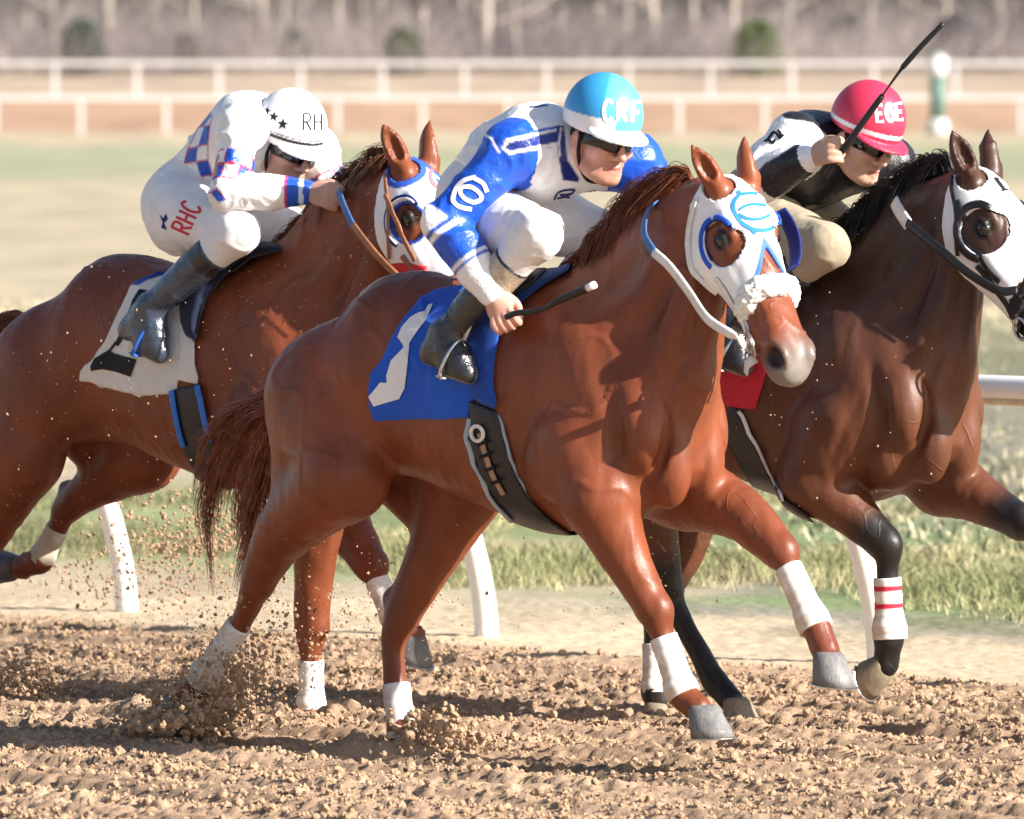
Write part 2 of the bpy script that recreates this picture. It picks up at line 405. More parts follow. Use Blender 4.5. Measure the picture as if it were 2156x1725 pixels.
# ------------------------------------------------------------------ materials
def new_mat(name):
    m = bpy.data.materials.new(name); m.use_nodes = True; nt = m.node_tree; nt.nodes.clear()
    out = nt.nodes.new('ShaderNodeOutputMaterial'); b = nt.nodes.new('ShaderNodeBsdfPrincipled'); nt.links.new(b.outputs[0], out.inputs[0])
    return m, nt, b
def N(nt, kind, **kw):
    n = nt.nodes.new(kind)
    for k, v in kw.items():
        if k.startswith('_'): setattr(n, k[1:], v)
        else: n.inputs[k].default_value = v
    return n
def coat(name, rough=.38, spec=.5, bump=.25, vary=.25, scale=9.0, use_col=True, base=(.5, .5, .5), fine=260.0, sheen=0.0, stretch=(1, 1, 1), coatw=0.0, fine_amt=.35, metal=0.0, bdist=.006, speck=None, veins=0.0):
    """colour from the point attribute 'col' (or one base colour), broken up by noise, with a fine relief"""
    m, nt, b = new_mat(name); L = nt.links.new
    tc = N(nt, 'ShaderNodeTexCoord'); mp = N(nt, 'ShaderNodeMapping'); mp.inputs['Scale'].default_value = stretch; L(tc.outputs['Object'], mp.inputs[0])
    n1 = N(nt, 'ShaderNodeTexNoise', Scale=scale, Detail=5.0, Roughness=.6); L(mp.outputs[0], n1.inputs['Vector'])
    n2 = N(nt, 'ShaderNodeTexNoise', Scale=fine, Detail=2.0); L(mp.outputs[0], n2.inputs['Vector'])
    if use_col: src = N(nt, 'ShaderNodeAttribute', _attribute_name='col').outputs['Color']
    else:
        r = N(nt, 'ShaderNodeRGB'); r.outputs[0].default_value = (*base, 1); src = r.outputs[0]
    mr = N(nt, 'ShaderNodeMapRange'); mr.inputs['From Min'].default_value = .3; mr.inputs['From Max'].default_value = .7
    mr.inputs['To Min'].default_value = 1-vary; mr.inputs['To Max'].default_value = 1+vary; L(n1.outputs['Fac'], mr.inputs['Value'])
    mr2 = N(nt, 'ShaderNodeMapRange'); mr2.inputs['From Min'].default_value = .3; mr2.inputs['From Max'].default_value = .7
    mr2.inputs['To Min'].default_value = 1-fine_amt*.5; mr2.inputs['To Max'].default_value = 1+fine_amt*.5; L(n2.outputs['Fac'], mr2.inputs['Value'])
    mu = N(nt, 'ShaderNodeMath', _operation='MULTIPLY'); L(mr.outputs[0], mu.inputs[0]); L(mr2.outputs[0], mu.inputs[1])
    vm = N(nt, 'ShaderNodeVectorMath', _operation='SCALE'); L(src, vm.inputs[0]); L(mu.outputs[0], vm.inputs['Scale'])
    colour = vm.outputs[0]
    if speck:                                     # spattered dirt: (colour, density)
        vo = N(nt, 'ShaderNodeTexNoise', Scale=75.0, Detail=1.0); L(tc.outputs['Object'], vo.inputs['Vector'])
        r2 = N(nt, 'ShaderNodeMapRange'); r2.inputs['From Min'].default_value = speck[1]; r2.inputs['From Max'].default_value = speck[1]+.03; L(vo.outputs['Fac'], r2.inputs['Value'])
        mx = N(nt, 'ShaderNodeMix', _data_type='RGBA'); L(r2.outputs[0], mx.inputs[0]); L(colour, mx.inputs[6]); mx.inputs[7].default_value = (*speck[0], 1); colour = mx.outputs[2]
    L(colour, b.inputs['Base Color'])
    b.inputs['Roughness'].default_value = rough; b.inputs['Specular IOR Level'].default_value = spec; b.inputs['Metallic'].default_value = metal
    rr = N(nt, 'ShaderNodeMapRange'); rr.inputs['To Min'].default_value = rough-.08; rr.inputs['To Max'].default_value = rough+.1; L(n1.outputs['Fac'], rr.inputs['Value']); L(rr.outputs[0], b.inputs['Roughness'])
    if bump:
        ad = N(nt, 'ShaderNodeMath', _operation='MULTIPLY_ADD'); L(n2.outputs['Fac'], ad.inputs[0]); ad.inputs[1].default_value = .25; L(n1.outputs['Fac'], ad.inputs[2])
        bp = N(nt, 'ShaderNodeBump', Strength=bump, Distance=bdist); L(ad.outputs[0], bp.inputs['Height']); L(bp.outputs[0], b.inputs['Normal'])
    if veins and bump:                            # raised veins and the edges of muscle under thin skin
        nv = N(nt, 'ShaderNodeTexNoise', Scale=4.6, Detail=1.5, Roughness=.5, Distortion=.6); mv = N(nt, 'ShaderNodeMapping'); mv.inputs['Scale'].default_value = (1.25, 1.25, .72); L(tc.outputs['Object'], mv.inputs[0]); L(mv.outputs[0], nv.inputs['Vector'])
        s1 = N(nt, 'ShaderNodeMath', _operation='SUBTRACT'); L(nv.outputs['Fac'], s1.inputs[0]); s1.inputs[1].default_value = .5; s2 = N(nt, 'ShaderNodeMath', _operation='ABSOLUTE'); L(s1.outputs[0], s2.inputs[0])
        s3 = N(nt, 'ShaderNodeMapRange', _interpolation_type='SMOOTHSTEP'); s3.inputs['From Min'].default_value = 0; s3.inputs['From Max'].default_value = .020; s3.inputs['To Min'].default_value = 1; s3.inputs['To Max'].default_value = 0; L(s2.outputs[0], s3.inputs['Value'])
        g1 = N(nt, 'ShaderNodeTexNoise', Scale=2.3, Detail=1.0); L(tc.outputs['Object'], g1.inputs['Vector']); g2 = N(nt, 'ShaderNodeMapRange'); g2.inputs['From Min'].default_value = .46; g2.inputs['From Max'].default_value = .60; L(g1.outputs['Fac'], g2.inputs['Value'])
        s4 = N(nt, 'ShaderNodeMath', _operation='MULTIPLY'); L(s3.outputs[0], s4.inputs[0]); L(g2.outputs[0], s4.inputs[1])
        bv = N(nt, 'ShaderNodeBump', Strength=veins, Distance=.006); L(s4.outputs[0], bv.inputs['Height']); L(bp.outputs[0], bv.inputs['Normal']); L(bv.outputs[0], b.inputs['Normal'])
    if sheen: b.inputs['Sheen Weight'].default_value = sheen
    if coatw: b.inputs['Coat Weight'].default_value = coatw; b.inputs['Coat Roughness'].default_value = .15 if rough < .4 else .30; L(bp.outputs[0], b.inputs['Coat Normal'])
    return m
def plain(name, base, rough=.5, **kw): return coat(name, rough=rough, use_col=False, base=base, **kw)
M_HORSE = coat('horse_coat', rough=.50, spec=.22, coatw=.30, bump=.5, veins=.36, vary=.24, scale=5, fine=340, stretch=(1, 1, .55), fine_amt=.3)
M_HORSE_DUSTY = coat('horse_coat_spattered', rough=.52, spec=.22, coatw=.25, bump=.5, veins=.34, vary=.24, scale=5, fine=340, stretch=(1, 1, .55), fine_amt=.3, speck=((.55, .42, .30), .735))
M_HAIR = coat('horse_hair', rough=.42, spec=.4, bump=0, vary=.45, scale=30, fine=200)
M_CLOTH = coat('cloth', rough=.75, spec=.25, bump=.35, vary=.07, scale=22, fine=420, fine_amt=.12, sheen=.15)
M_SATIN = coat('silk_satin', rough=.36, spec=.45, bump=.55, vary=.06, scale=16, fine=120, fine_amt=.05, bdist=.012)
M_LYCRA = coat('hood_lycra', rough=.6, spec=.3, bump=.3, vary=.04, scale=26, fine=500, fine_amt=.06)
M_LEATHER = coat('leather', rough=.38, spec=.5, bump=.35, vary=.25, scale=25, fine=300)
M_BOOT = coat('boot_leather', rough=.25, spec=.6, bump=.7, vary=.3, scale=14, fine=160, bdist=.01, coatw=.25)
M_SKIN = coat('skin', rough=.5, spec=.4, bump=.15, vary=.1, scale=30, fine=300, fine_amt=.1)
M_SHELL = coat('helmet_cover', rough=.38, spec=.45, bump=.18, vary=.03, scale=14, fine=200, fine_amt=.03)
M_FLEECE = plain('sheepskin', (.80, .78, .74), .95, bump=.9, vary=.08, scale=60, fine=300, bdist=.01, spec=.1)
M_WRAP = coat('leg_bandage', rough=.85, spec=.2, bump=.3, vary=.1, scale=18, fine=250, fine_amt=.2, speck=((.5, .38, .26), .77))
M_HOOF = coat('hoof_horn', rough=.55, spec=.4, bump=.3, vary=.3, scale=20, fine=160, stretch=(1, 1, .2))
M_STEEL = plain('steel', (.62, .62, .62), .3, metal=1.0, bump=0, vary=.1)
M_GLASS = plain('goggle_lens', (.006, .006, .008), .08, bump=0, vary=0, spec=.7, fine_amt=0)
M_EYE = plain('eye_wet', (.008, .005, .004), .06, bump=0, vary=.1, spec=.8, fine_amt=0)
def ink(name, c, rough=.65): return plain(name, c, rough, bump=0, vary=.05, spec=.25, fine_amt=.05)
M_BLUE_INK = ink('print_blue', (.02, .10, .62)); M_SKY_INK = ink('print_sky', (.02, .20, .74)); M_WHITE_INK = ink('print_white', (.84, .84, .84)); M_BLACK_INK = ink('print_black', (.012, .012, .015))
M_RED_INK = ink('print_red', (.62, .035, .06)); M_NAVY_INK = ink('print_navy', (.015, .025, .16)); M_PINK_INK = ink('print_rose', (.72, .16, .2))
# ------------------------------------------------------------------ setting: track, infield, backstretch
RD = unit([1, -1, 0]); RN = unit([-1, -1, 0])                # along the rail; from the rail towards the track
RAIL0 = np.array([-.104, 35.23, 0.0])
def rail_coords(X, Y): x = X-RAIL0[0]; y = Y-RAIL0[1]; return x*RD[0]+y*RD[1], x*RN[0]+y*RN[1]
def terrain_z(X, Y):
    z = np.interp(Y, [0, 243, 257, 262, 280, 300, 340, 400, 1500], [0, 0, .95, 1.0, 1.15, 1.6, 2.1, 2.6, 4.0])
    return z
def ground_material():
    m, nt, b = new_mat('ground_cover'); L = nt.links.new
    tc = N(nt, 'ShaderNodeTexCoord'); at = N(nt, 'ShaderNodeAttribute', _attribute_name='col')
    n1 = N(nt, 'ShaderNodeTexNoise', Scale=.55, Detail=8.0, Roughness=.65); n2 = N(nt, 'ShaderNodeTexNoise', Scale=7.0, Detail=6.0, Roughness=.7)
    mp = N(nt, 'ShaderNodeMapping'); mp.inputs['Scale'].default_value = (1, .35, 1); L(tc.outputs['Object'], mp.inputs[0]); L(mp.outputs[0], n1.inputs['Vector']); L(tc.outputs['Object'], n2.inputs['Vector'])
    a = N(nt, 'ShaderNodeMath', _operation='ADD'); L(n1.outputs['Fac'], a.inputs[0]); L(n2.outputs['Fac'], a.inputs[1])
    r = N(nt, 'ShaderNodeMapRange'); r.inputs['From Min'].default_value = .7; r.inputs['From Max'].default_value = 1.3; r.inputs['To Min'].default_value = .72; r.inputs['To Max'].default_value = 1.22; L(a.outputs[0], r.inputs['Value'])
    s = N(nt, 'ShaderNodeVectorMath', _operation='SCALE'); L(at.outputs['Color'], s.inputs[0]); L(r.outputs[0], s.inputs['Scale']); L(s.outputs[0], b.inputs['Base Color'])
    b.inputs['Roughness'].default_value = .95; b.inputs['Specular IOR Level'].default_value = .1
    bp = N(nt, 'ShaderNodeBump', Strength=.5, Distance=.04); L(n2.outputs['Fac'], bp.inputs['Height']); L(bp.outputs[0], b.inputs['Normal'])
    return m
M_GROUND = ground_material()
PATCH = (-4.2, 4.2, 25.3, 37.6)
def ground_colour(X, Y):
    a, d = rail_coords(X, Y); f = fbm(np.stack([X*.35, Y*.22, 0*X+1.3], -1), 4); g = fbm(np.stack([X*1.6, Y*.8, 0*X+5], -1), 3)
    dirt = np.array([.425, .287, .188]); pale = np.array([.50, .395, .27]); straw = np.array([.43, .36, .25]); green = np.array([.115, .165, .06]); olive = np.array([.20, .195, .12]); grey = np.array([.25, .23, .175])
    c = np.broadcast_to(straw, X.shape+(3,)).copy()
    def mix(c, q, k): return c*(1-k[..., None])+q*k[..., None]
    u, v = project(np.stack([X, Y, 0*X], -1)); right = sstep(1000, 1700, u)
    c = mix(c, olive, right*sstep(130, 60, Y)*sstep(-.25, .25, f+.12*np.sin(v/34))); c = mix(c, grey, right*sstep(75, 50, Y)*sstep(-.35, .2, g))
    c = mix(c, green*1.5, sstep(-.5, .1, f+.35*g)*sstep(-10.5, -6, d)*sstep(-1.8, -2.6, d)*.7)
    c = mix(c, np.array([.31, .325, .20]), sstep(148, 170, Y+9*f)*sstep(226, 200, Y+9*f)*.9)
    c = mix(c, pale, sstep(214, 226, Y)*.6)
    c = mix(c, pale, sstep(-1.7, -.8, d+.35*g)); c = mix(c, dirt, sstep(.35, .75, d+.12*g))
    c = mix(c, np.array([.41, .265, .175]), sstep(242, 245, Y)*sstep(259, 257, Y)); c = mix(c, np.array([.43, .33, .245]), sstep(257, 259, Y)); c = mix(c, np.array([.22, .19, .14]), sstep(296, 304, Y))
    return c*(1+.10*g[..., None])
def build_ground():
    ys = np.unique(np.concatenate([np.linspace(-30, 24, 10), np.linspace(24, 60, 110), np.geomspace(60, 240, 110), np.linspace(241, 300, 50), np.geomspace(301, 1500, 20)]))
    xs = np.unique(np.concatenate([-np.geomspace(14, 900, 16), np.linspace(-14, 14, 120), np.geomspace(14, 900, 16)]))
    X, Y = np.meshgrid(xs, ys); Z = terrain_z(X, Y); Z = Z+.05*fbm(np.stack([X*.25, Y*.15, 0*X], -1), 3)*sstep(40, 60, Y)
    x0, x1, y0, y1 = PATCH; inside = (X > x0+.12) & (X < x1-.12) & (Y > y0+.12) & (Y < y1-.12); Z = np.where(inside, -.16, Z-.012)
    nx, ny = len(xs), len(ys); i = np.arange((ny-1)*(nx-1)); r, c = i//(nx-1), i % (nx-1); k = r*nx+c
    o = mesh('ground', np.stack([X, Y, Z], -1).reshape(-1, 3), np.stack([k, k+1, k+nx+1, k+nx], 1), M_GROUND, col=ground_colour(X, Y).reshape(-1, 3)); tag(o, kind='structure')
def track_height(X, Y):
    a, d = rail_coords(X, Y); on = sstep(.25, .9, d)
    w = fbm(np.stack([a*.5, d*2.2, 0*a], -1), 3)
    h = .020*np.sin(2*PI*(d+.10*w)/.52)*(.6+.4*w)+.013*np.sin(2*PI*(d+.05*w)/.19+1.3*w)
    q1 = np.stack([a*15, d*24, 0*a+2], -1); q2 = np.stack([a*34, d*44, 0*a+8], -1); q3 = np.stack([a*62, d*70, 0*a+4], -1)
    lump = .013*(1-np.abs(noise3(q1))*1.9)+.013*(1-np.abs(noise3(q2))*1.9)+.007*noise3(q3)
    gate = .55+.45*sstep(-.3, .4, noise3(np.stack([a*1.7, d*2.3, 0*a], -1)))
    return on*(h+lump*gate)+(1-on)*(.006*noise3(q1)+.003*noise3(q2))-.02*on
M_DIRT = coat('harrowed_dirt', rough=.95, spec=.1, bump=.5, vary=.16, scale=16, fine=130, fine_amt=.45, bdist=.012)
def build_track():
    x0, x1, y0, y1 = PATCH
    xs = np.unique(np.concatenate([np.linspace(x0, -2.3, 40), np.linspace(-2.3, 2.3, 310), np.linspace(2.3, x1, 40)])); ys = np.concatenate([np.arange(y0, 33, .0195), np.arange(33, y1, .03)])
    X, Y = np.meshgrid(xs, ys); Z = track_height(X, Y)
    for hx, hy, s_, dep in HOLES:
        r = np.hypot((X-hx), (Y-hy)*.8); Z = Z-dep*np.exp(-(r/s_)**2)+dep*.8*np.exp(-((r-s_*1.8)/(s_*.7))**2)*(1+.8*noise3(np.stack([X*20, Y*20, 0*X], -1)))
    edge = np.minimum(np.minimum(X-x0, x1-X), np.minimum(Y-y0, y1-Y)); Z = np.where(edge < 1e-6, -.2, Z)
    a_, d_ = rail_coords(X, Y); k = sstep(.05, .5, fbm(np.stack([a_*1.1, d_*5.2, 0*a_+7], -1), 4))[..., None]*sstep(.3, .8, d_)[..., None]; c = ground_colour(X, Y); c = c*(1-.34*k)
    nx, ny = len(xs), len(ys); i = np.arange((ny-1)*(nx-1)); r, q = i//(nx-1), i % (nx-1); k = r*nx+q
    o = mesh('race_track', np.stack([X, Y, Z], -1).reshape(-1, 3), np.stack([k, k+1, k+nx+1, k+nx], 1), M_DIRT, col=c.reshape(-1, 3)); tag(o, kind='structure')
M_CLOD = plain('dirt_clod', (.44, .30, .195), .95, spec=.1, bump=.5, vary=.25, scale=40, fine=260, fine_amt=.4)
def clod_shapes():
    c = bpy.data.collections.new('clod_shapes')
    for s in range(6):
        bm = bmesh.new(); bmesh.ops.create_icosphere(bm, subdivisions=2, radius=1)
        for v in bm.verts:
            p = np.array(v.co)[None]; v.co *= float(1+.62*fbm(p*1.5+s*7.7, 3)[0]); v.co.z *= .75
        me = bpy.data.meshes.new('clod'); bm.to_mesh(me); bm.free(); me.materials.append(M_CLOD)
        c.objects.link(bpy.data.objects.new('clod', me))
    return c
CLODS = clod_shapes()
def scatter(name, P, size, rot, shapes, kind='stuff', mat=None):
    """points that carry a copy of one of the shapes each"""
    me = bpy.data.meshes.new(name); me.vertices.add(len(P)); me.vertices.foreach_set('co', np.asarray(P, float).ravel())
    for nm, tp, dat in (('size', 'FLOAT', size), ('turn', 'FLOAT_VECTOR', rot), ('pick', 'INT', np.arange(len(P)) % len(shapes.objects))):
        a = me.attributes.new(nm, tp, 'POINT'); a.data.foreach_set('vector' if tp == 'FLOAT_VECTOR' else 'value', np.asarray(dat).ravel())
    o = link(name, me); tag(o, kind=kind)
    ng = bpy.data.node_groups.new(name, 'GeometryNodeTree'); ng.interface.new_socket('Geometry', in_out='INPUT', socket_type='NodeSocketGeometry'); ng.interface.new_socket('Geometry', in_out='OUTPUT', socket_type='NodeSocketGeometry')
    gi = ng.nodes.new('NodeGroupInput'); go = ng.nodes.new('NodeGroupOutput'); iop = ng.nodes.new('GeometryNodeInstanceOnPoints'); ci = ng.nodes.new('GeometryNodeCollectionInfo')
    ci.inputs['Collection'].default_value = shapes; ci.inputs['Separate Children'].default_value = True; ci.inputs['Reset Children'].default_value = True
    def att(nm, tp):
        n = ng.nodes.new('GeometryNodeInputNamedAttribute'); n.data_type = tp; n.inputs['Name'].default_value = nm; return [x for x in n.outputs if x.enabled][0]
    L = ng.links.new; L(gi.outputs[0], iop.inputs['Points']); L(ci.outputs[0], iop.inputs['Instance']); iop.inputs['Pick Instance'].default_value = True
    L(att('pick', 'INT'), iop.inputs['Instance Index']); L(att('turn', 'FLOAT_VECTOR'), iop.inputs['Rotation']); L(att('size', 'FLOAT'), iop.inputs['Scale']); L(iop.outputs[0], go.inputs[0])
    md = o.modifiers.new('scatter', 'NODES'); md.node_group = ng
    return o
# ------------------------------------------------------------------ rails
M_RAIL = plain('white_rail_paint', (.80, .80, .78), .4, spec=.4, bump=.1, vary=.05, scale=5, fine=60, fine_amt=.08)
M_POST = coat('post_paint', rough=.5, spec=.35, bump=.15, vary=.05, scale=8, fine=90, fine_amt=.12, use_col=False, base=(.80, .79, .77), speck=((.42, .33, .24), .80))
M_FAR = plain('white_board_paint', (.60, .575, .56), .6, bump=0, vary=.1, scale=3)
def inner_rail():
    root = empty('inner_rail', RAIL0); tag(root, 'white running rail on curved posts beside the dirt track', 'rail')
    for k in range(-5, 6):
        b = RD*2.2*k; mb = MB(); P = []; rad = []
        for z in np.linspace(-.05, 1.06, 15):
            P.append(b+RN*(.13*(max(z, 0)/.5)**1.7)+np.array([0, 0, z])); rad.append(.050-.006*max(z, 0))
        mb.tube(P, rad, 14); mb.build('post', M_POST, root)
    mb = MB(); o = RN*.50+np.array([0, 0, 1.135])
    mb.tube([o+RD*t for t in np.linspace(-11.4, 11.4, 60)], .046, 14); mb.build('rail', M_RAIL, root)
    mb = MB(); mb.tube([o+RD*t+np.array([0, 0, -.052]) for t in np.linspace(-11.4, 11.4, 40)], np.ones(40), 8, flat=(.018, .016), up=[(0, 0, 1)]*40); mb.build('rail_lip', plain('rail_lip', (.62, .52, .33), .6, bump=0), root)
def far_fence(Y, zb, x_first, step, n, label, lean=0.0):
    root = empty('rail_fence', (0, Y, zb)); tag(root, label, 'fence', 'white board fences of the back stretch')
    for k in range(n):
        mb = MB(); mb.box((x_first+k*step, 0, .47), (.13, .10, 1.1)); mb.build('post', M_FAR, root, smooth=False)
    w = step*n
    mb = MB(); mb.box((x_first+w/2-step/2, -.05, 1.0), (w+4, .08, .135)); mb.build('top_rail', M_FAR, root, smooth=False)
def marker_pole():
    p = at_depth(1974, 280, 240); root = empty('marker_pole', (p[0], 240, 0)); tag(root, 'striped furlong pole with white head and green shaft in the infield', 'pole')
    def cyl(name, r0, r1, z0, z1, c):
        mb = MB(); mb.tube([(0, 0, z0), (0, 0, (z0+z1)/2), (0, 0, z1)], [r0, (r0+r1)/2, r1], 18); mb.build(name, plain(name, c, .5, bump=0, vary=.05), root)
    cyl('base', .34, .27, -.05, .42, (.62, .60, .57)); cyl('shaft', .205, .205, .42, 1.62, (.10, .19, .16)); cyl('head', .24, .25, 1.62, 2.12, (.78, .77, .76)); cyl('cap', .25, .12, 2.12, 2.26, (.45, .50, .48))
# ------------------------------------------------------------------ woods behind the back stretch
M_BARK = coat('winter_bark', rough=.9, spec=.1, bump=.2, vary=.2, scale=2, fine=12)
M_LEAF = coat('leaves', rough=.7, spec=.2, bump=0, vary=.25, scale=2, fine=9)
def ribbons(A, B, w, cols):
    """thin three-sided twigs from A to B"""
    A = np.asarray(A); B = np.asarray(B); w = np.asarray(w); n = len(A); T = B-A; T = T/np.linalg.norm(T, axis=1)[:, None]
    S = np.cross(T, [0.3, .9, .2]); S /= np.linalg.norm(S, axis=1)[:, None]; U = np.cross(T, S); V = np.zeros((n, 4, 3))
    for k in range(3):
        a = 2*PI*k/3; V[:, k] = A+(math.cos(a)*S+math.sin(a)*U)*w[:, None]
    V[:, 3] = B; i = np.arange(n)[:, None]*4
    F = np.concatenate([i+np.array([[0, 1, 3]]), i+np.array([[1, 2, 3]]), i+np.array([[2, 0, 3]])])
    return V.reshape(-1, 3), F, np.repeat(cols, 4, 0)
def bare_tree(seed, h):
    rg = np.random.default_rng(seed); mb = MB(); z = np.linspace(-.3, h, 9); off = np.cumsum(rg.normal(0, .09, (9, 2)), 0)*np.linspace(0, 1, 9)[:, None]
    P = np.column_stack([off, z]); r0 = h*.017; mb.tube(P, np.linspace(r0, r0*.2, 9), 8)
    A = []; B = []; W = []; 
    for k in range(38):
        t = rg.uniform(.14, .98); p = P[0]+0; i = t*8; j = int(min(i, 7)); p = P[j]+(P[j+1]-P[j])*(i-j); an = rg.uniform(0, 2*PI); L = h*.30*(1.15-t)*rg.uniform(.6, 1.3)
        d = np.array([math.cos(an), math.sin(an), rg.uniform(.25, 1.0)]); d /= np.linalg.norm(d); q = p+d*L; m = (p+q)/2+np.array([0, 0, -L*.06])
        mb.tube([p, m, q], [r0*.32*(1.1-t), r0*.22*(1.1-t), .012], 5)
        for e in range(15):
            s = rg.uniform(.15, 1); a = p+(q-p)*s; dd = unit(d*.7+rg.normal(0, .6, 3)+np.array([0, 0, .25])); l = L*rg.uniform(.2, .55); A.append(a); B.append(a+dd*l); W.append(.013)
            for g in range(2):
                s2 = rg.uniform(.3, .9); a2 = a+dd*l*s2; d2 = unit(dd+rg.normal(0, .7, 3)); A.append(a2); B.append(a2+d2*l*.5); W.append(.009)
    c = np.array([.36, .31, .27])*(1+rg.normal(0, .14)); tw = np.tile(np.array([.27, .23, .22])*(1+rg.normal(0, .12)), (len(A), 1))
    return mb, c, ribbons(A, B, W, tw)
def build_woods():
    protos = []
    for s in range(7):
        h = [9, 12, 10, 7.5, 13, 8.5, 11][s]; mb, c, (V, F, C) = bare_tree(50+s, h)
        root = empty('bare_tree', (0, 0, 0)); tv = np.vstack(mb.V); mesh('trunk', tv, mb.F, M_BARK, root, col=np.tile(c*1.1, (len(tv), 1))); mesh('crown', V, F, M_BARK, root, col=C); protos.append(root)
    rg = np.random.default_rng(11); xs = np.linspace(-33, 33, 56)+rg.normal(0, .3, 56)
    for k, x in enumerate(xs):
        r = protos[k % 7]; o = r if k < 7 else r.copy()
        if k >= 7:
            COL.objects.link(o)
            for ch in r.children: q = ch.copy(); COL.objects.link(q); q.parent = o
        Y = rg.uniform(300, 332); o.location = (x, Y, terrain_z(x, Y)); o.rotation_euler = (0, 0, rg.uniform(0, 6.28)); s = rg.uniform(.8, 1.2); o.scale = (s, s, s)
        tag(o, 'bare grey winter tree in the wood behind the far fence', 'tree', 'bare trees of the far wood')
    # evergreens
    def evergreen(u, v0, wq, hq, Y, c, label, name='evergreen_shrub', n=2600):
        S = FPX/Y; zb = terrain_z(0, Y)-.1; x = (u-PW/2)/S; top = CAM_H-(v0-VH)/S; W = wq/S/2; h = max(top-zb, 1.0); rg2 = np.random.default_rng(int(u))
        root = empty(name, (x, Y, zb)); tag(root, label, 'shrub', 'evergreens at the edge of the wood')
        mb = MB(); mb.tube([(0, 0, -.2), (.05, 0, h*.5), (0, 0, h*.85)], [.09, .06, .02], 6); tv = np.vstack(mb.V); mesh('trunk', tv, mb.F, M_BARK, root, col=np.tile([.16, .12, .09], (len(tv), 1)))
        th = rg2.uniform(0, 2*PI, n); zz = rg2.uniform(.05, 1, n)**.9; rr = np.sqrt(rg2.uniform(.1, 1, n))*W*np.sqrt(np.clip(1.05-zz**2.2, .02, 1)); rr *= 1+.35*noise3(np.stack([np.cos(th)*2, np.sin(th)*2, zz*4], -1))
        P = np.stack([rr*np.cos(th), rr*np.sin(th), zz*h], -1); d = rg2.normal(0, 1, (n, 3)); d /= np.linalg.norm(d, axis=1)[:, None]; e = np.cross(d, rg2.normal(0, 1, (n, 3))); e /= np.linalg.norm(e, axis=1)[:, None]; s = rg2.uniform(.06, .14, n)[:, None]
        V = np.stack([P-d*s*.5-e*s*.3, P+e*s*.35, P+d*s, P-e*s*.3], 1).reshape(-1, 3); i = np.arange(n)[:, None]*4; cc = np.array(c)*(1+rg2.normal(0, .25, (n, 1)))
        mesh('crown', V, i+np.arange(4)[None], M_LEAF, root, col=np.repeat(np.clip(cc, .01, 1), 4, 0), smooth=False)
    evergreen(172, 40, 100, 90, 296, (.085, .105, .09), 'dark blue green conifer behind the fence, leftmost of the evergreens')
    evergreen(392, 72, 60, 60, 299, (.12, .12, .085), 'small dull green shrub behind the fence between conifer and round bush')
    evergreen(615, 58, 80, 70, 300, (.10, .115, .10), 'round grey green bush beneath the bare trees above the white capped rider')
    evergreen(848, 62, 90, 70, 296, (.10, .125, .07), 'low green bush beneath bare trees midway along the far fence')
    evergreen(1590, 42, 115, 90, 294, (.115, .15, .065), 'bright green cedar bush behind the far fence near the red capped rider')
    evergreen(1780, 30, 90, 90, 306, (.11, .11, .12), 'grey purple dense shrub just right of the bright cedar')
    evergreen(2010, 30, 120, 90, 306, (.11, .105, .115), 'broad dusky shrub behind the marker pole', n=3200)
    # brush between the trees and the mass of the wood behind
    n = 25000; x = rg.uniform(-36, 36, n); Y = rg.uniform(292, 345, n); A = np.stack([x, Y, terrain_z(x, Y)-.1+np.abs(rg.normal(0, .5, n))], -1); d = rg.normal(0, .55, (n, 3)); d[:, 2] = np.abs(rg.normal(1, .4, n)); L = rg.uniform(.7, 2.6, n)
    B = A+d/np.linalg.norm(d, axis=1)[:, None]*L[:, None]; cl = fbm(np.stack([x*.35, Y*.1, 0*x], -1), 3)[:, None]; C = np.array([.27, .225, .185])*(1+.8*cl)+np.array([.0, .0, .03]); C = np.clip(C*(1+rg.normal(0, .12, (n, 1))), .03, .8)
    V, F, C = ribbons(A, B, np.full(n, .016), C); tag(mesh('undergrowth', V, F, M_BARK, col=C), kind='stuff')
    n = 38000; x = rg.uniform(-52, 52, n); Y = rg.uniform(345, 420, n); zt = terrain_z(x, Y); A = np.stack([x, Y, zt+rg.uniform(-.2, 9, n)], -1); d = rg.normal(0, .5, (n, 3)); d[:, 2] = rg.normal(.9, .5, n)
    B = A+d/np.linalg.norm(d, axis=1)[:, None]*rg.uniform(1.5, 4, n)[:, None]; cl = fbm(np.stack([x*.22, Y*.08, A[:, 2]*.25], -1), 3)[:, None]; C = np.clip(np.array([.165, .145, .135])*(1+.7*cl+rg.normal(0, .1, (n, 1))), .03, .8)
    V, F, C = ribbons(A, B, np.full(n, .045), C); tag(mesh('woodland', V, F, M_BARK, col=C), kind='stuff')
    o = None
# ------------------------------------------------------------------ grass of the verge
def blades(name, P, h, w, cols, lean, seed):
    rg = np.random.default_rng(seed); n = len(P); a = rg.uniform(0, 2*PI, n); s = np.stack([np.cos(a), np.sin(a), 0*a], -1)*w[:, None]; b = rg.uniform(0, 2*PI, n); l = np.stack([np.cos(b), np.sin(b), 0*b], -1)*(lean*h*rg.uniform(.2, 1, n))[:, None]
    up = np.array([0, 0, 1.0]); V = np.stack([P-s, P+s, P+l*.35+up*(h*.6)[:, None]+s*.7, P+l*.35+up*(h*.6)[:, None]-s*.7, P+l+up*(h*.95)[:, None]], 1).reshape(-1, 3)
    i = np.arange(n)[:, None]*5; F = np.concatenate([i+np.array([[0, 1, 2]]), i+np.array([[0, 2, 3]]), i+np.array([[3, 2, 4]])])
    return mesh(name, V, F, M_LEAF, col=np.repeat(cols, 5, 0), smooth=False)
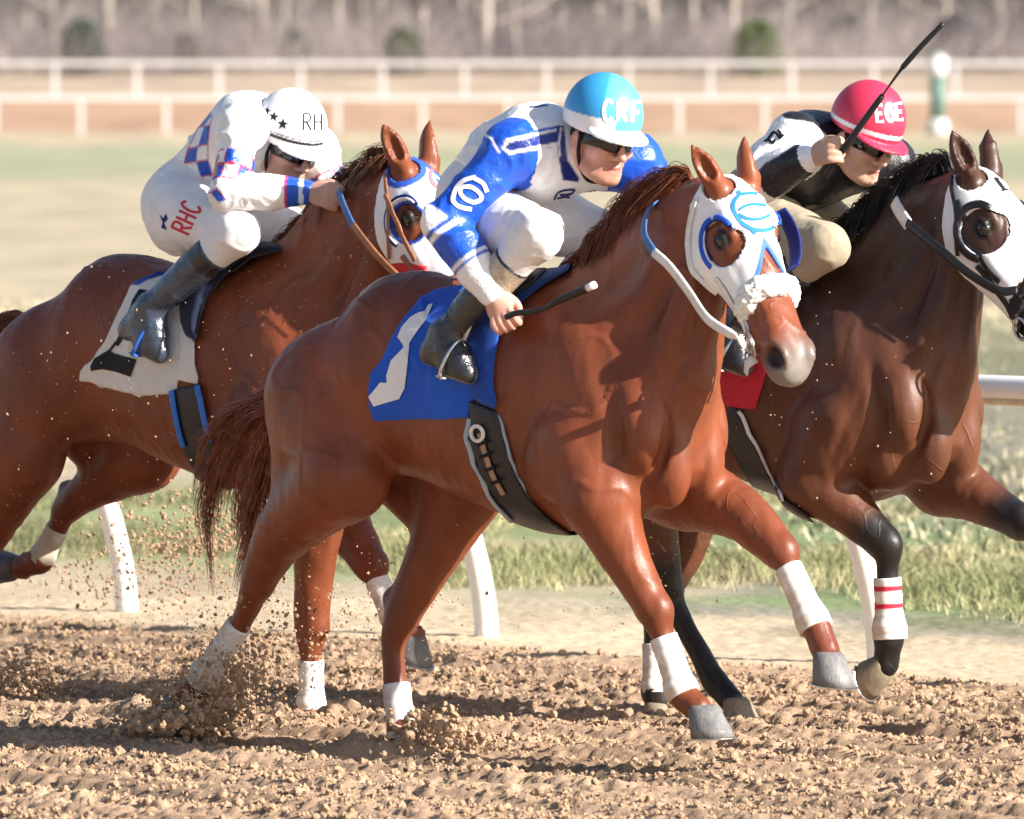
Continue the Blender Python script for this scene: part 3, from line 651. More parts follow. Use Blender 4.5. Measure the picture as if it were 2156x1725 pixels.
def build_grass():
    rg = np.random.default_rng(5); n = 230000; a = rg.uniform(-10, 11, n); d = -rg.uniform(.9, 9.5, n)
    X = RAIL0[0]+a*RD[0]+d*RN[0]; Y = RAIL0[1]+a*RD[1]+d*RN[1]; u, v = project(np.stack([X, Y, 0*X], -1))
    f = fbm(np.stack([X*.8, Y*.5, 0*X+3], -1), 3); dens = sstep(.0, .45, f+.35*np.exp(-((d+3.7)/1.5)**2)-.25*sstep(-5, -9, d)-.5*sstep(-2.4, -1.4, d)); keep = (rg.random(n) < dens*.95) & (np.abs(u-PW/2) < 1500)
    X, Y, d, f, u = X[keep], Y[keep], d[keep], f[keep], u[keep]; n = len(X); g = .75*sstep(.05, .7, f+.45*np.exp(-((d+3.6)/1.6)**2)+rg.normal(0, .2, n))[:, None]
    C = np.array([.42, .36, .22])*(1-g)+np.array([.145, .185, .082])*g; lf = sstep(1000, 500, u)[:, None]; C = C*(1-lf*.35)+np.array([.13, .155, .11])*lf*.35*g+C*0; C = C*(1+rg.normal(0, .28, (n, 1)))+np.array([.05, .03, .0])*rg.random((n, 1))
    h = rg.uniform(.02, .08, n)*(.7+.8*np.exp(-((d+3.7)/1.4)**2))
    tag(blades('grass', np.stack([X, Y, 0*X-.01], -1), h, rg.uniform(.0018, .0042, n), np.clip(C, .02, .8), 1.2, 3), kind='stuff')
    n = 26000; Y = rg.uniform(40, 85, n); X = rg.uniform(-1, 1, n)*(Y*.075+1); f = fbm(np.stack([X*.6, Y*.25, 0*X+9], -1), 3); k = rg.random(n) < sstep(-.5, .5, f); X, Y, f = X[k], Y[k], f[k]; n = len(X); rt = sstep(-1, 2.0, X)[:, None]
    C = np.array([.46, .40, .28])*(1-rt*.45)+np.array([.19, .19, .11])*rt*.45; C = np.clip(C*(1+.25*f[:, None]+rg.normal(0, .15, (n, 1))), .02, .8)
    tag(blades('dry_grass', np.stack([X, Y, 0*X-.02], -1), rg.uniform(.03, .09, n), np.full(n, .014), C, 1.3, 4), kind='stuff')
# ------------------------------------------------------------------ horses
class HeadFrame:
    def __init__(s, o, yaw, pitch, roll=0.0, k=1.0):
        y, p, r = math.radians(yaw), math.radians(pitch), math.radians(roll)
        s.o = np.asarray(o, float); s.k = k
        s.u = np.array([math.cos(p)*math.cos(y), -math.cos(p)*math.sin(y), -math.sin(p)])
        w = np.array([math.sin(y), math.cos(y), 0]); v = np.cross(s.u, w)
        s.w = w*math.cos(r)+v*math.sin(r); s.v = np.cross(s.u, s.w)
    def P(s, t, v, w): return s.o+s.k*(t*s.u+v*s.v+w*s.w)
    def tvw(s, P): q = (np.asarray(P)-s.o)/s.k; return q@s.u, q@s.v, q@s.w
HEAD_ROWS = [(-.05, -.045, -.10, .045), (0, .0, -.15, .082), (.06, .018, -.185, .098), (.13, .024, -.215, .105), (.20, .022, -.225, .104), (.27, .014, -.215, .092),
             (.34, .006, -.190, .085), (.41, .004, -.165, .079), (.48, .003, -.150, .076), (.55, .003, -.143, .076), (.61, -.006, -.136, .074), (.655, -.026, -.122, .060), (.68, -.050, -.09, .026)]
def head_parts(m, H):
    k = H.k
    m.add(Loft(H.o, H.u, H.w, [(t*k, a*k, b*k, c*k, 2.35) for t, a, b, c in HEAD_ROWS]), .05)
    for s in (-1, 1):
        m.add(Ell(H.P(.185, -.125, s*.062), np.array([.105, .045, .098])*k, H.u, H.w*0+H.v), .035)      # cheek
        m.add(Ell(H.P(.150, -.012, s*.080), np.array([.044, .017, .018])*k, H.u, H.v), .02)              # brow
        m.add(Chain([H.P(.24, -.085, s*.088), H.P(.31, -.082, s*.078), H.P(.37, -.078, s*.066)], np.array([.010, .014, .007])*k), .025)   # facial crest
        m.add(Ell(H.P(.590, -.038, s*.050), np.array([.060, .036, .044])*k, H.u+.2*H.v, H.v), .02)             # nostril wing
        m.cut(Ell(H.P(.178, -.048, s*.112), np.array([.030, .018, .020])*k, H.u, H.w), .012)           # eye socket
        m.add(Chain([H.P(.147, -.042, s*.104), H.P(.172, -.030, s*.108), H.P(.205, -.044, s*.102)], np.array([.006, .010, .006])*k), .012)   # upper lid
        m.cut(Ell(H.P(.606, -.034, s*.078), np.array([.046, .034, .030])*k, H.u+.15*H.v-.3*s*H.w, H.v), .008)    # nostril
        m.cut(Chain([H.P(.40, -.045, s*.080), H.P(.50, -.05, s*.076)], np.array([.012, .008])*k), .03)
    m.add(Ell(H.P(.625, -.078, 0), np.array([.05, .04, .048])*k, H.u, H.v), .03)                         # upper lip
    m.add(Ell(H.P(.595, -.128, 0), np.array([.05, .03, .036])*k, H.u, H.v), .02)                         # lower lip and chin
    m.cut(Chain([H.P(.665, -.112, 0), H.P(.60, -.108, .04), H.P(.535, -.098, .058)], np.array([.005, .005, .003])*k), .006)
    m.cut(Chain([H.P(.665, -.112, 0), H.P(.60, -.108, -.04), H.P(.535, -.098, -.058)], np.array([.005, .005, .003])*k), .006)
def ear_parts(m, H, s, back=0.0, out=.25):
    b = H.P(.0, -.02, s*.062); d = unit(-H.u*(.80-back)+H.v*(.35-back)+s*H.w*out); side = unit(np.cross(d, H.v)); k = H.k
    L = .155*k
    m.add(Chain([b-d*.03, b+d*.03, b+d*.08*k, b+d*.115*k, b+d*L], np.array([.030, .036, .034, .023, .004])*k), .02)
    f = unit(H.v*.75+s*H.w*.75-d*((H.v*.75+s*H.w*.75)@d))
    m.cut(Chain([b+d*.055+f*.026*k, b+d*.095*k+f*.024*k, b+d*.14*k+f*.017*k, b+d*.16*k+f*.010*k], np.array([.020, .022, .013, .003])*k), .008)
TORSO = [(.03, 1.16, 1.02, .05), (.09, 1.27, .98, .12), (.19, 1.38, .95, .16), (.32, 1.52, .94, .225), (.46, 1.64, .95, .28), (.62, 1.655, .94, .27), (.8, 1.62, .885, .285), (1.0, 1.605, .83, .30),
         (1.2, 1.65, .79, .29), (1.36, 1.69, .79, .265), (1.5, 1.66, .82, .26), (1.62, 1.57, .87, .245), (1.72, 1.46, .92, .21), (1.81, 1.34, 1.0, .13)]
def torso_parts(m, dx, dz=0.0, rows=TORSO):
    m.add(Loft((dx, 0, dz), (1, 0, 0), (0, 1, 0), [r+(2.25,) for r in rows]), .03)
def hoof_obj(parent, C, T, U, k=1.0, tone=0):
    """horn capsule from the coronet C down to a shod sole; T towards the toe, U up out of the hoof"""
    T = unit(T); U = unit(np.asarray(U)-(np.asarray(U)@T)*T); S = np.cross(U, T); V = []; F = []; col = []
    rows = [(.012, .040, .038, -.004), (.0, .052, .047, 0), (-.03, .058, .054, .010), (-.06, .066, .060, .020), (-.082, .071, .064, .028)]
    n = 24
    for h, a, b, f in rows:
        for i in range(n):
            t = 2*PI*i/n; c, s = math.cos(t), math.sin(t)
            r = a if c > 0 else a*.82; up = h+(.012*(1-c)*.5 if h < -.001 and h > -.08 else 0)
            V.append(np.asarray(C)+k*(T*(f+c*r)+S*s*b+U*up)); g = .5+.5*(-h/.082)
            base = np.array([.155, .15, .148])*(.8+.4*g) if tone == 0 else np.array([.26, .21, .145])*(.7+.4*g)
            col.append(base*(1-.25*(c < -.1)))
    for j in range(len(rows)-1):
        for i in range(n): F.append((j*n+i, (j+1)*n+i, (j+1)*n+(i+1) % n, j*n+(i+1) % n))
    F.append(tuple(range((len(rows)-1)*n, len(rows)*n))[::-1]); F.append(tuple(range(n)))
    o = mesh('hoof', V, F, M_HOOF, parent, col=np.array(col))
    mb = MB(); P = []
    for i in range(17):
        t = -2.35+4.7*i/16; c, s = math.cos(t), math.sin(t); P.append(np.asarray(C)+k*(T*(.028+c*(.068 if c > 0 else .058))+S*s*.060-U*.086))
    mb.tube(P, np.ones(17), 8, flat=(.010, .004), up=[U]*17); mb.build('horseshoe', M_STEEL, o, smooth=False)
def wrap_obj(parent, pts, rad, bands=(), cut=None, mud=0.0):
    """a bandage wound round the lower leg; rows of cloth, soiled at the back"""
    A = spline(np.column_stack([pts, rad]), 7); P = A[:, :3]; R = A[:, 3]; n = len(P); seg = 28
    T = np.gradient(P, axis=0); T /= np.linalg.norm(T, axis=1)[:, None]; V = []; col = []; N0 = np.array([1.0, 0, 0])
    for i in range(n):
        N0 = unit(N0-(N0@T[i])*T[i]); B = np.cross(T[i], N0); s = i/(n-1)
        for j in range(seg):
            a = 2*PI*j/seg; d = math.cos(a)*N0+math.sin(a)*B
            r = R[i]*(1+.008*math.sin(i*2.1+a))+.0012*noise3(np.array([[i*.7, a*2, 3.1]]))[0]
            q = P[i]+d*r
            if cut and i == n-1: q = q+T[i]*.03*max(0, -math.cos(a))
            V.append(q); soil = .85*sstep(.0, .8, mud-math.cos(a)*.55+s*.55+.35*fbm(np.array([[i*.35, a*1.5, len(pts)]]))[0])
            c = np.array([.82, .80, .77])*(1-soil)+np.array([.56, .44, .31])*soil
            for lo, hi, bc in bands:
                if lo < s < hi: c = np.array(bc)
            col.append(c)
    F = [(i*seg+k, i*seg+(k+1) % seg, (i+1)*seg+(k+1) % seg, (i+1)*seg+k) for i in range(n-1) for k in range(seg)]
    F += [tuple(range(seg))[::-1], tuple((n-1)*seg+k for k in range(seg))]
    return mesh('leg_wrap', V, F, M_WRAP, parent, col=np.array(col))
def hair_mesh(name, parent, roots, guide, n, rad, col, seed, mat=None, segs=7, spread=.02, lenvar=.3):
    """many fine tapering strands; guide(s, r) -> list of points for root parameter s in 0..1"""
    rg = np.random.default_rng(seed); V = []; F = []; C = []; b = 0
    ang = np.array([0, 2*PI/3, 4*PI/3])
    for i in range(n):
        P = np.array(guide(rg.random(), rg)); P = spline(P, 3)
        cut = int(len(P)*(1-lenvar*rg.random()**1.5)); P = P[:max(4, cut)]
        j = (rg.normal(0, spread, 3))*np.linspace(.25, 1, len(P))[:, None]; P = P+j
        m = len(P); t = np.linspace(0, 1, m); r = rad*(.6+.8*rg.random())*(1-t**2.2)+.0003
        T = np.gradient(P, axis=0); T /= np.maximum(np.linalg.norm(T, axis=1), 1e-9)[:, None]
        A = np.cross(T, [.3, .5, .81]); A /= np.maximum(np.linalg.norm(A, axis=1), 1e-9)[:, None]; B = np.cross(T, A)
        R = P[:, None, :]+r[:, None, None]*(np.cos(ang)[None, :, None]*A[:, None, :]+np.sin(ang)[None, :, None]*B[:, None, :])
        V.append(R.reshape(-1, 3)); c = np.asarray(col[0])+(np.asarray(col[1])-np.asarray(col[0]))*np.clip(rg.normal(.45, .28), 0, 1); C.append(np.tile(c, (m*3, 1)))
        q = np.arange(m-1)[:, None]*3; 
        for k in range(3): F.append(b+np.stack([q[:, 0]+k, q[:, 0]+(k+1) % 3, q[:, 0]+3+(k+1) % 3, q[:, 0]+3+k], 1))
        b += m*3
    return mesh(name, np.vstack(V), np.vstack(F), mat or M_HAIR, parent, col=np.vstack(C))
CHESTNUT = np.array([.190, .050, .020]); CHEST_DK = np.array([.14, .037, .017]); BAY = np.array([.105, .037, .018]); BLACK = np.array([.014, .011, .011])
GREY_PINK = np.array([.25, .20, .18])
class Horse: pass
EARDIR = {}
def build_horse(fr, dx, H, neck, legs, label, bay=False, h=.0100, mat=None, extra=None, dz=0.0, ears=((0, .25), (0, .25))):
    """legs: name -> joints (u, v, y), radii; picture points are turned into joints on the animal's own planes"""
    z = Horse(); z.fr = fr; z.H = H; z.dx = dx
    root = empty('racehorse', fr.O, fr.deg); tag(root, label, 'horse', 'racehorses in the race'); z.root = root
    m = Model(); torso_parts(m, dx, dz)
    X = lambda x, y, zz: (x+dx, y, zz+dz)
    for s in (-1, 1):
        m.add(Ell(X(.34, s*.15, 1.22), (.24, .145, .27), (1, 0, -.3)), .06)                   # rump
        m.add(Ell(X(.20, s*.13, 1.08), (.12, .12, .22), (1, 0, .1)), .05)                      # ham
        m.add(Ell(X(1.50, s*.185, 1.24), (.13, .095, .36), (1, 0, .45)), .05)                  # shoulder blade
        m.add(Ell(X(1.42, s*.22, 1.06), (.18, .090, .17), (1, 0, .5)), .02)                  # triceps
        m.add(Ell(X(1.69, s*.165, 1.16), (.095, .085, .16), (1, 0, .25)), .04)                 # point of shoulder
        m.add(Ell(X(1.74, s*.086, 1.06), (.098, .078, .18), (1, 0, .12)), .014)              # breast
        m.add(Ell(X(1.58, s*.10, .93), (.14, .085, .08)), .04)
        m.cut(Ell(X(.68, s*.33, 1.16), (.10, .035, .17), (1, 0, -.5)), .09)                    # hollow of the flank
        m.cut(Chain([X(1.62, s*.285, 1.34), X(1.66, s*.25, 1.12), X(1.60, s*.25, .98)], [.012, .016, .008]), .05)   # between shoulder and arm
    m.cut(Chain([X(1.84, 0, 1.28), X(1.85, 0, 1.12), X(1.80, 0, .93)], [.012, .026, .016]), .03)                    # line down the middle of the breast
    for s in (-1, 1):
        m.cut(Chain([X(1.70, s*.17, 1.36), X(1.80, s*.145, 1.18), X(1.755, s*.165, 1.0), X(1.66, s*.19, .90)], [.008, .019, .019, .010]), .016)
        m.cut(Chain([X(1.60, s*.285, 1.20), X(1.53, s*.305, 1.06), X(1.46, s*.29, .93)], [.008, .022, .012]), .018)
        m.cut(Chain([X(.42, s*.30, 1.30), X(.34, s*.30, 1.14), X(.24, s*.285, 1.0)], [.006, .018, .010]), .03)
    # neck
    nb, nt, rows = neck; nb = np.array(nb); nt = np.array(nt); u = unit(nt-nb); L = np.linalg.norm(nt-nb)
    m.add(Loft(nb, u, (0, 1, 0) if abs(H.w[1]) > .99 else unit(np.array([0, 1, 0])*.6+H.w*.4), [(t*L, a, b, c, 2.1) for t, a, b, c in rows]), .07)
    v = np.cross(u, (0, 1, 0)); v = np.array([-u[2], 0, u[0]]); z.nv = v; z.nu = u; z.nb = nb; z.nt = nt
    for s in (-1, 1):                                                                          # the long neck muscle down to the shoulder and the windpipe groove
        m.add(Chain([H.P(.07, -.15, s*.055), nb+u*L*.55-v*.115+np.array([0, s*.07, 0]), nb+u*L*.2-v*.17+np.array([0, s*.105, 0]), X(1.68, s*.12, 1.17)], [.03, .05, .065, .05]), .03)
        m.add(Chain([nb+u*L*.75+v*.02+np.array([0, s*.05, 0]), nb+u*L*.35+v*.02+np.array([0, s*.10, 0]), X(1.45, s*.16, 1.42)], [.05, .07, .08]), .05)
    m.add(Chain([H.P(.10, -.19, 0), nb+u*L*.5-v*.17, X(1.78, 0, 1.22)], [.035, .05, .055]), .03)
    head_parts(m, H)
    z.ears = {}
    for s, (bk, out) in zip((-1, 1), ears): ear_parts(m, H, s, bk, out); z.ears[s] = (H.P(.0, -.02, s*.062), unit(-H.u*(.80-bk)+H.v*(.35-bk)+s*H.w*out))
    z.J = {}
    for nm, (pts, rad) in legs.items():
        P = np.array([fr.px(*p) for p in pts]); z.J[nm] = P; sgn = np.sign(pts[0][2])
        if nm[0] == 'f':
            m.add(Chain([X(1.46, sgn*.185, 1.10), P[0]], [.13, rad[0]], 3), .06)
            m.add(Chain(P[:-1], rad[:-1], 6), .03); kn = P[2]
            d = unit(P[3]-P[1]); f = unit(np.cross((0, 1, 0), d)); f = f if f[0] > 0 else -f
            m.add(Ell(kn+f*.016, (.056, .055, .066), f, d), .014); m.add(Ell(kn-f*.044+d*-.01, (.026, .026, .045), f, d), .014)
            m.add(Chain([P[0]+f*.05+(0, sgn*.02, 0), (P[0]*.45+P[1]*.55)+f*.050+(0, sgn*.012, 0), P[1]*.3+P[2]*.7+f*.022], [.060, .050, .026]), .010); m.add(Chain([P[0]-f*.045+(0, sgn*.03, 0), (P[0]*.5+P[1]*.5)-f*.045+(0, sgn*.012, 0), P[1]*.3+P[2]*.7-f*.022], [.055, .046, .022]), .010)
            if len(P) > 5: m.add(Chain(P[-2:], [rad[-2], .046], 3), .02)
        else:
            hip = np.array(X(.24, sgn*.15, 1.22)); m.add(Chain([hip, (hip+P[0])/2+np.array([.02, sgn*.02, 0]), P[0]], [.20, .175, rad[0]], 4, flat=((0, 1, 0), .8)), .06)
            m.add(Chain([X(.16, sgn*.12, 1.10), P[1]*.6+P[0]*.4+np.array([-.06, 0, -.02]), P[1]], [.12, .085, rad[1]*.8], 4), .04)
            m.add(Chain(P[:-1], rad[:-1], 6), .035); d = unit(P[3]-P[2]); g = unit(P[1]-P[2])
            b = unit(g*.2-unit(d+.0)+0*g) if False else unit(-(unit(P[1]-P[2])+unit(P[3]-P[2]))+np.array([-.35, 0, 0]))
            pt = P[2]+b*.072+g*.060; z.J[nm+'_hock'] = pt
            m.add(Chain([P[2]-b*.01, pt], [.046, .033], 3), .02); m.add(Chain([pt, P[1]*.55+P[2]*.45+b*.045], [.026, .026], 3), .02)
            m.add(Chain([pt, P[3]*.55+P[2]*.45+b*.018], [.022, .018], 3), .015)
            if len(P) > 5: m.add(Chain(P[-2:], [rad[-2], .046], 3), .02)
    if extra: extra(m, z, X)
    z.model = m; hx = min(H.P(.1, -.2, 0)[0], H.P(0, 0, 0)[0])-.08; hz = H.P(.7, -.1, 0)[2]-.05
    G = m.grid(h, axes={0: [(hx-.15, .0135), (hx, .0078)], 2: [(hz-.2, .0115), (hz, .0092)]})
    V, F = surface(G.D, G.lo, h, 3, G.x)
    Nn = vnormals(V, F)
    V = V+Nn*(.0022*fbm(V*9.0, 2)+.0012*fbm(V*np.array([30, 30, 14.]), 2)++.0022*fbm(V*np.array([22, 22, 6.]), 2)+.0060*np.clip(1-np.abs(noise3(V*np.array([7, 7, 4.5])+3))*8, 0, 1)**2*sstep(-.1, .3, noise3(V*2.7+31)))[:, None]
    t, vv, w = H.tvw(V); hd = (t > -.1) & (t < .8) & (np.abs(w) < .16) & (vv > -.3) & (vv < .1)
    V = V+Nn*(.0016*np.sin((V[:, 0]-dx)*2*PI/.062+V[:, 2]*2.5)*sstep(.72, .85, V[:, 0]-dx)*sstep(1.30, 1.18, V[:, 0]-dx)*sstep(.86, 1.0, V[:, 2])*sstep(1.42, 1.25, V[:, 2]))[:, None]
    base = BAY if bay else CHESTNUT; col = np.tile(base, (len(V), 1)); f1 = fbm(V*3.1, 3)
    col *= (1+.16*f1)[:, None]
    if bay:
        dark = np.clip(sstep(1.25, 1.6, V[:, 2]+.10*f1), 0, 1)[:, None]; col = col*(1-.55*dark)+BLACK*1.2*dark*.55  # dark bay upper coat, with the neck's shade painted in by height
    for nm, (pts, rad) in legs.items():                                                       # lower limbs
        P = z.J[nm]; best = np.full(len(V), 1e9); lev = np.zeros(len(V))
        for i in range(len(P)-1):
            a, b = P[i], P[i+1]; ab = b-a; q = np.clip(((V-a)@ab)/(ab@ab), 0, 1); d = np.linalg.norm(V-a-q[:, None]*ab, axis=1)
            up = d < best; lev[up] = i+q[up]; best[up] = d[up]
        near = best < .12
        if bay: kk = sstep(1.15, 1.75, lev+.12*f1)*near; col = col*(1-kk[:, None])+BLACK*kk[:, None]
        else: kk = sstep(1.5, 2.6, lev+.2*f1)*near*.45; col = col*(1-kk[:, None])+CHEST_DK*kk[:, None]
    if bay:
        mz = (sstep(.33, .5, t)*hd)[:, None]; col = col*(1-mz)+BLACK*1.3*mz
    else:
        mz = (sstep(.52, .63, t-.25*np.minimum(vv+.06, 0)+.04*f1)*hd)[:, None]; lip = sstep(.60, .66, t-.35*np.minimum(vv+.05, 0))[:, None]; col = col*(1-mz)+(np.array([.15, .105, .088])*(1-lip)+np.array([.235, .205, .182])*lip)*(.85+.3*f1[:, None])*mz
    for s in (-1, 1):                                                                         # dark inside the nostril, round the eye and in the ear
        d = np.linalg.norm((V-H.P(.604, -.036, s*.064)), axis=1); k = sstep(.044, .030, d)[:, None]; col = col*(1-k)+np.array([.035, .015, .016])*k
        d = np.linalg.norm(V-H.P(.178, -.045, s*.098), axis=1); k = sstep(.048, .028, d)[:, None]; col = col*(1-k)+np.array([.012, .012, .01])*k
    col = np.clip(col, .004, 1)
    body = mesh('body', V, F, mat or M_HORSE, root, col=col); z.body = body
    z.surf = Surf(V, F, fr); z.V = V; z.F = F
    for s in (-1, 1):
        e = MB(); c = H.P(.180, -.047, s*.0935); u_, v_ = H.u, H.v; VV = []; FF = []
        for i in range(9):
            for j in range(14):
                th = PI*i/8; ph = 2*PI*j/14; VV.append(c+H.k*.0250*(math.cos(th)*H.w*s+math.sin(th)*(math.cos(ph)*u_*1.15+math.sin(ph)*v_)))
        FF = [(i*14+j, (i+1)*14+j, (i+1)*14+(j+1) % 14, i*14+(j+1) % 14) for i in range(8) for j in range(14)]
        e.put(VV, FF); e.build('eye', M_EYE, root)
    # torso alone, for the tack that lies on it
    tm = Model(); tm.ops = [o for o in m.ops]; z.G = G
    return z
# ------------------------------------------------------------------ chestnut with the blue cloth
P_ = ground_pt(835, 1572)
fr2 = Frame(P_-.06*np.array([math.sin(math.radians(40)), math.cos(math.radians(40)), 0]), 40)
H2 = HeadFrame(fr2.px(1552, 383, 0), 12, 60, 5, 1.065)
legs2 = {
 'hr': ([(725, 1000, -.21), (600, 1120, -.18), (541, 1235, -.15), (508, 1310, -.14), (424, 1430, -.13), (385, 1470, -.12)], [.16, .10, .058, .038, .047, .038]),
 'hl': ([(975, 1010, .20), (925, 1140, .16), (845, 1300, .10), (828, 1390, .08), (845, 1535, .06), (850, 1570, .06)], [.165, .10, .060, .040, .047, .040]),
 'fr': ([(1262, 1050, -.20), (1312, 1165, -.175), (1376, 1285, -.15), (1398, 1345, -.14), (1437, 1462, -.13), (1470, 1492, -.13)], [.128, .085, .060, .038, .047, .039]),
 'fl': ([(1440, 1030, .17), (1555, 1080, .15), (1640, 1160, .13), (1662, 1200, .125), (1716, 1318, .115), (1738, 1372, .11)], [.135, .092, .062, .038, .047, .039]),
}
nb2 = np.array([1.12, 0, 1.36]); nt2 = np.array([1.442, 0, 1.887])
neck2 = (nb2, nt2, [(-.24, .28, -.36, .14), (0, .34, -.35, .175), (.24, .35, -.31, .15), (.45, .335, -.20, .118), (.65, .30, -.13, .10), (.8, .26, -.11, .09), (1.0, .16, -.11, .08), (1.12, .09, -.08, .06)])
h2 = build_horse(fr2, -.42, H2, neck2, legs2, 'chestnut racehorse in front carrying the blue number three cloth and white hood with blue letters', ears=((.05, .5), (.1, .02)))
J = h2.J
hoof_obj(h2.root, J['hr'][5], (.55, 0, -.8), (.8, 0, .55), 1.1)
hoof_obj(h2.root, J['hl'][5]+np.array([.0, 0, -.01]), (1, 0, 0), (0, 0, 1), 1.12)
hoof_obj(h2.root, J['fr'][5]+np.array([.02, 0, .0]), (1, 0, .06), (-.06, 0, 1), 1.16)
hoof_obj(h2.root, J['fl'][5]+np.array([.01, 0, -.01]), (1, 0, -.1), (.1, 0, 1), 1.16)
# ------------------------------------------------------------------ chestnut on the white cloth, behind on the rail side
L40 = np.array([math.sin(math.radians(40)), math.cos(math.radians(40)), 0])
fr1 = Frame(ground_pt(655, 1497)+.10*L40, 40)
H1 = HeadFrame(fr1.px(884, 345, 0), 4, 60, 0, 1.12)
NECK_ROWS = neck2[2]
legs1 = {
 'hr': ([(45, 960, -.21), (-30, 1110, -.18), (-75, 1230, -.15), (-110, 1310, -.14), (-180, 1420, -.13), (-215, 1450, -.12)], [.16, .10, .058, .038, .047, .038]),
 'hl': ([(300, 950, .20), (225, 1005, .17), (146, 1066, .15), (125, 1105, .14), (85, 1180, .13), (45, 1195, .12)], [.15, .095, .058, .040, .046, .040]),
 'fr': ([(672, 1030, -.19), (664, 1160, -.15), (655, 1318, -.12), (655, 1390, -.11), (655, 1490, -.10), (662, 1515, -.10)], [.125, .082, .060, .038, .046, .039]),
 'fl': ([(690, 1040, .16), (740, 1125, .14), (782, 1192, .12), (795, 1225, .12), (838, 1315, .11), (868, 1338, .11)], [.125, .085, .060, .038, .046, .039]),
}
h1 = build_horse(fr1, -1.56, H1, (np.array([-.02, 0, 1.36]), np.array([.302, 0, 1.887]), NECK_ROWS), legs1, 'chestnut racehorse nearest the rail carrying the white number two cloth with tan bridle', mat=M_HORSE_DUSTY, ears=((.05, .40), (.1, .15)))
J = h1.J
hoof_obj(h1.root, J['hl'][5]+np.array([-.03, 0, 0]), (-.35, 0, -1), (1, 0, -.35), 1.15)
hoof_obj(h1.root, J['fl'][5], (.9, 0, -.25), (.25, 0, .9), 1.1)
hoof_obj(h1.root, J['fr'][5]+np.array([0, 0, -.03]), (1, 0, 0), (0, 0, 1), 1.1)
hoof_obj(h1.root, J['hr'][5], (.4, 0, -.9), (.9, 0, .4), 1.1)
# ------------------------------------------------------------------ dark bay on the red cloth
fr3 = Frame(ground_pt(1552, 1512)+.08*L40, 40)
H3 = HeadFrame(fr3.px(2075, 362, 0), -3, 57, 0, 1.12)
legs3 = {
 'hr': ([(1335, 990, -.20), (1372, 1115, -.16), (1405, 1238, -.12), (1432, 1300, -.11), (1508, 1440, -.09), (1540, 1475, -.09)], [.15, .095, .058, .038, .046, .039]),
 'hl': ([(1440, 1000, .20), (1440, 1130, .17), (1385, 1275, .13), (1378, 1330, .12), (1380, 1455, .11), (1384, 1480, .11)], [.15, .095, .056, .040, .046, .042]),
 'fr': ([(1715, 1010, -.20), (1790, 1075, -.17), (1862, 1148, -.14), (1868, 1210, -.135), (1874, 1345, -.13), (1866, 1400, -.13)], [.125, .088, .060, .039, .049, .039]),
 'fl': ([(1985, 1010, .16), (2070, 1055, .14), (2150, 1100, .13), (2185, 1130, .12), (2260, 1210, .11), (2285, 1250, .11)], [.125, .085, .060, .042, .050, .044]),
}
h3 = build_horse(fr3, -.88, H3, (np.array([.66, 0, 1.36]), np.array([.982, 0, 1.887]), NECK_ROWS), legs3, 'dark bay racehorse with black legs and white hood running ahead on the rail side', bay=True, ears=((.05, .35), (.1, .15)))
J = h3.J
hoof_obj(h3.root, J['fr'][5], (.25, .0, -1), (1, 0, .25), 1.12, 1)
hoof_obj(h3.root, J['hr'][5]+np.array([.02, 0, 0]), (1, 0, 0), (0, 0, 1), 1.1, 1)
hoof_obj(h3.root, J['hl'][5], (1, 0, -.2), (.2, 0, 1), 1.1, 1)
hoof_obj(h3.root, J['fl'][5], (.8, 0, -.5), (.5, 0, .8), 1.1)
# ------------------------------------------------------------------ riders
class Skull:                                     # a person's head: f ahead, l to their left, u up
    def __init__(s, o, yaw, pitch, roll=0.0, k=1.12):
        y, p, r = math.radians(yaw), math.radians(pitch), math.radians(roll); s.o = np.asarray(o, float); s.k = k
        s.f = np.array([math.cos(p)*math.cos(y), -math.cos(p)*math.sin(y), -math.sin(p)]); l = np.array([math.sin(y), math.cos(y), 0]); u = np.cross(s.f, l)
        s.l = l*math.cos(r)+u*math.sin(r); s.u = np.cross(s.f, s.l)
    def P(s, f, l, u): return s.o+s.k*(f*s.f+l*s.l+u*s.u)
    def flu(s, P): q = (np.asarray(P)-s.o)/s.k; return q@s.f, q@s.l, q@s.u
    def ell(s, c, r): return Ell(s.P(*c), np.array(r)*s.k, s.f, s.u)
    def ch(s, pts, rad, n=4): return Chain([s.P(*p) for p in pts], np.array(rad)*s.k, n)
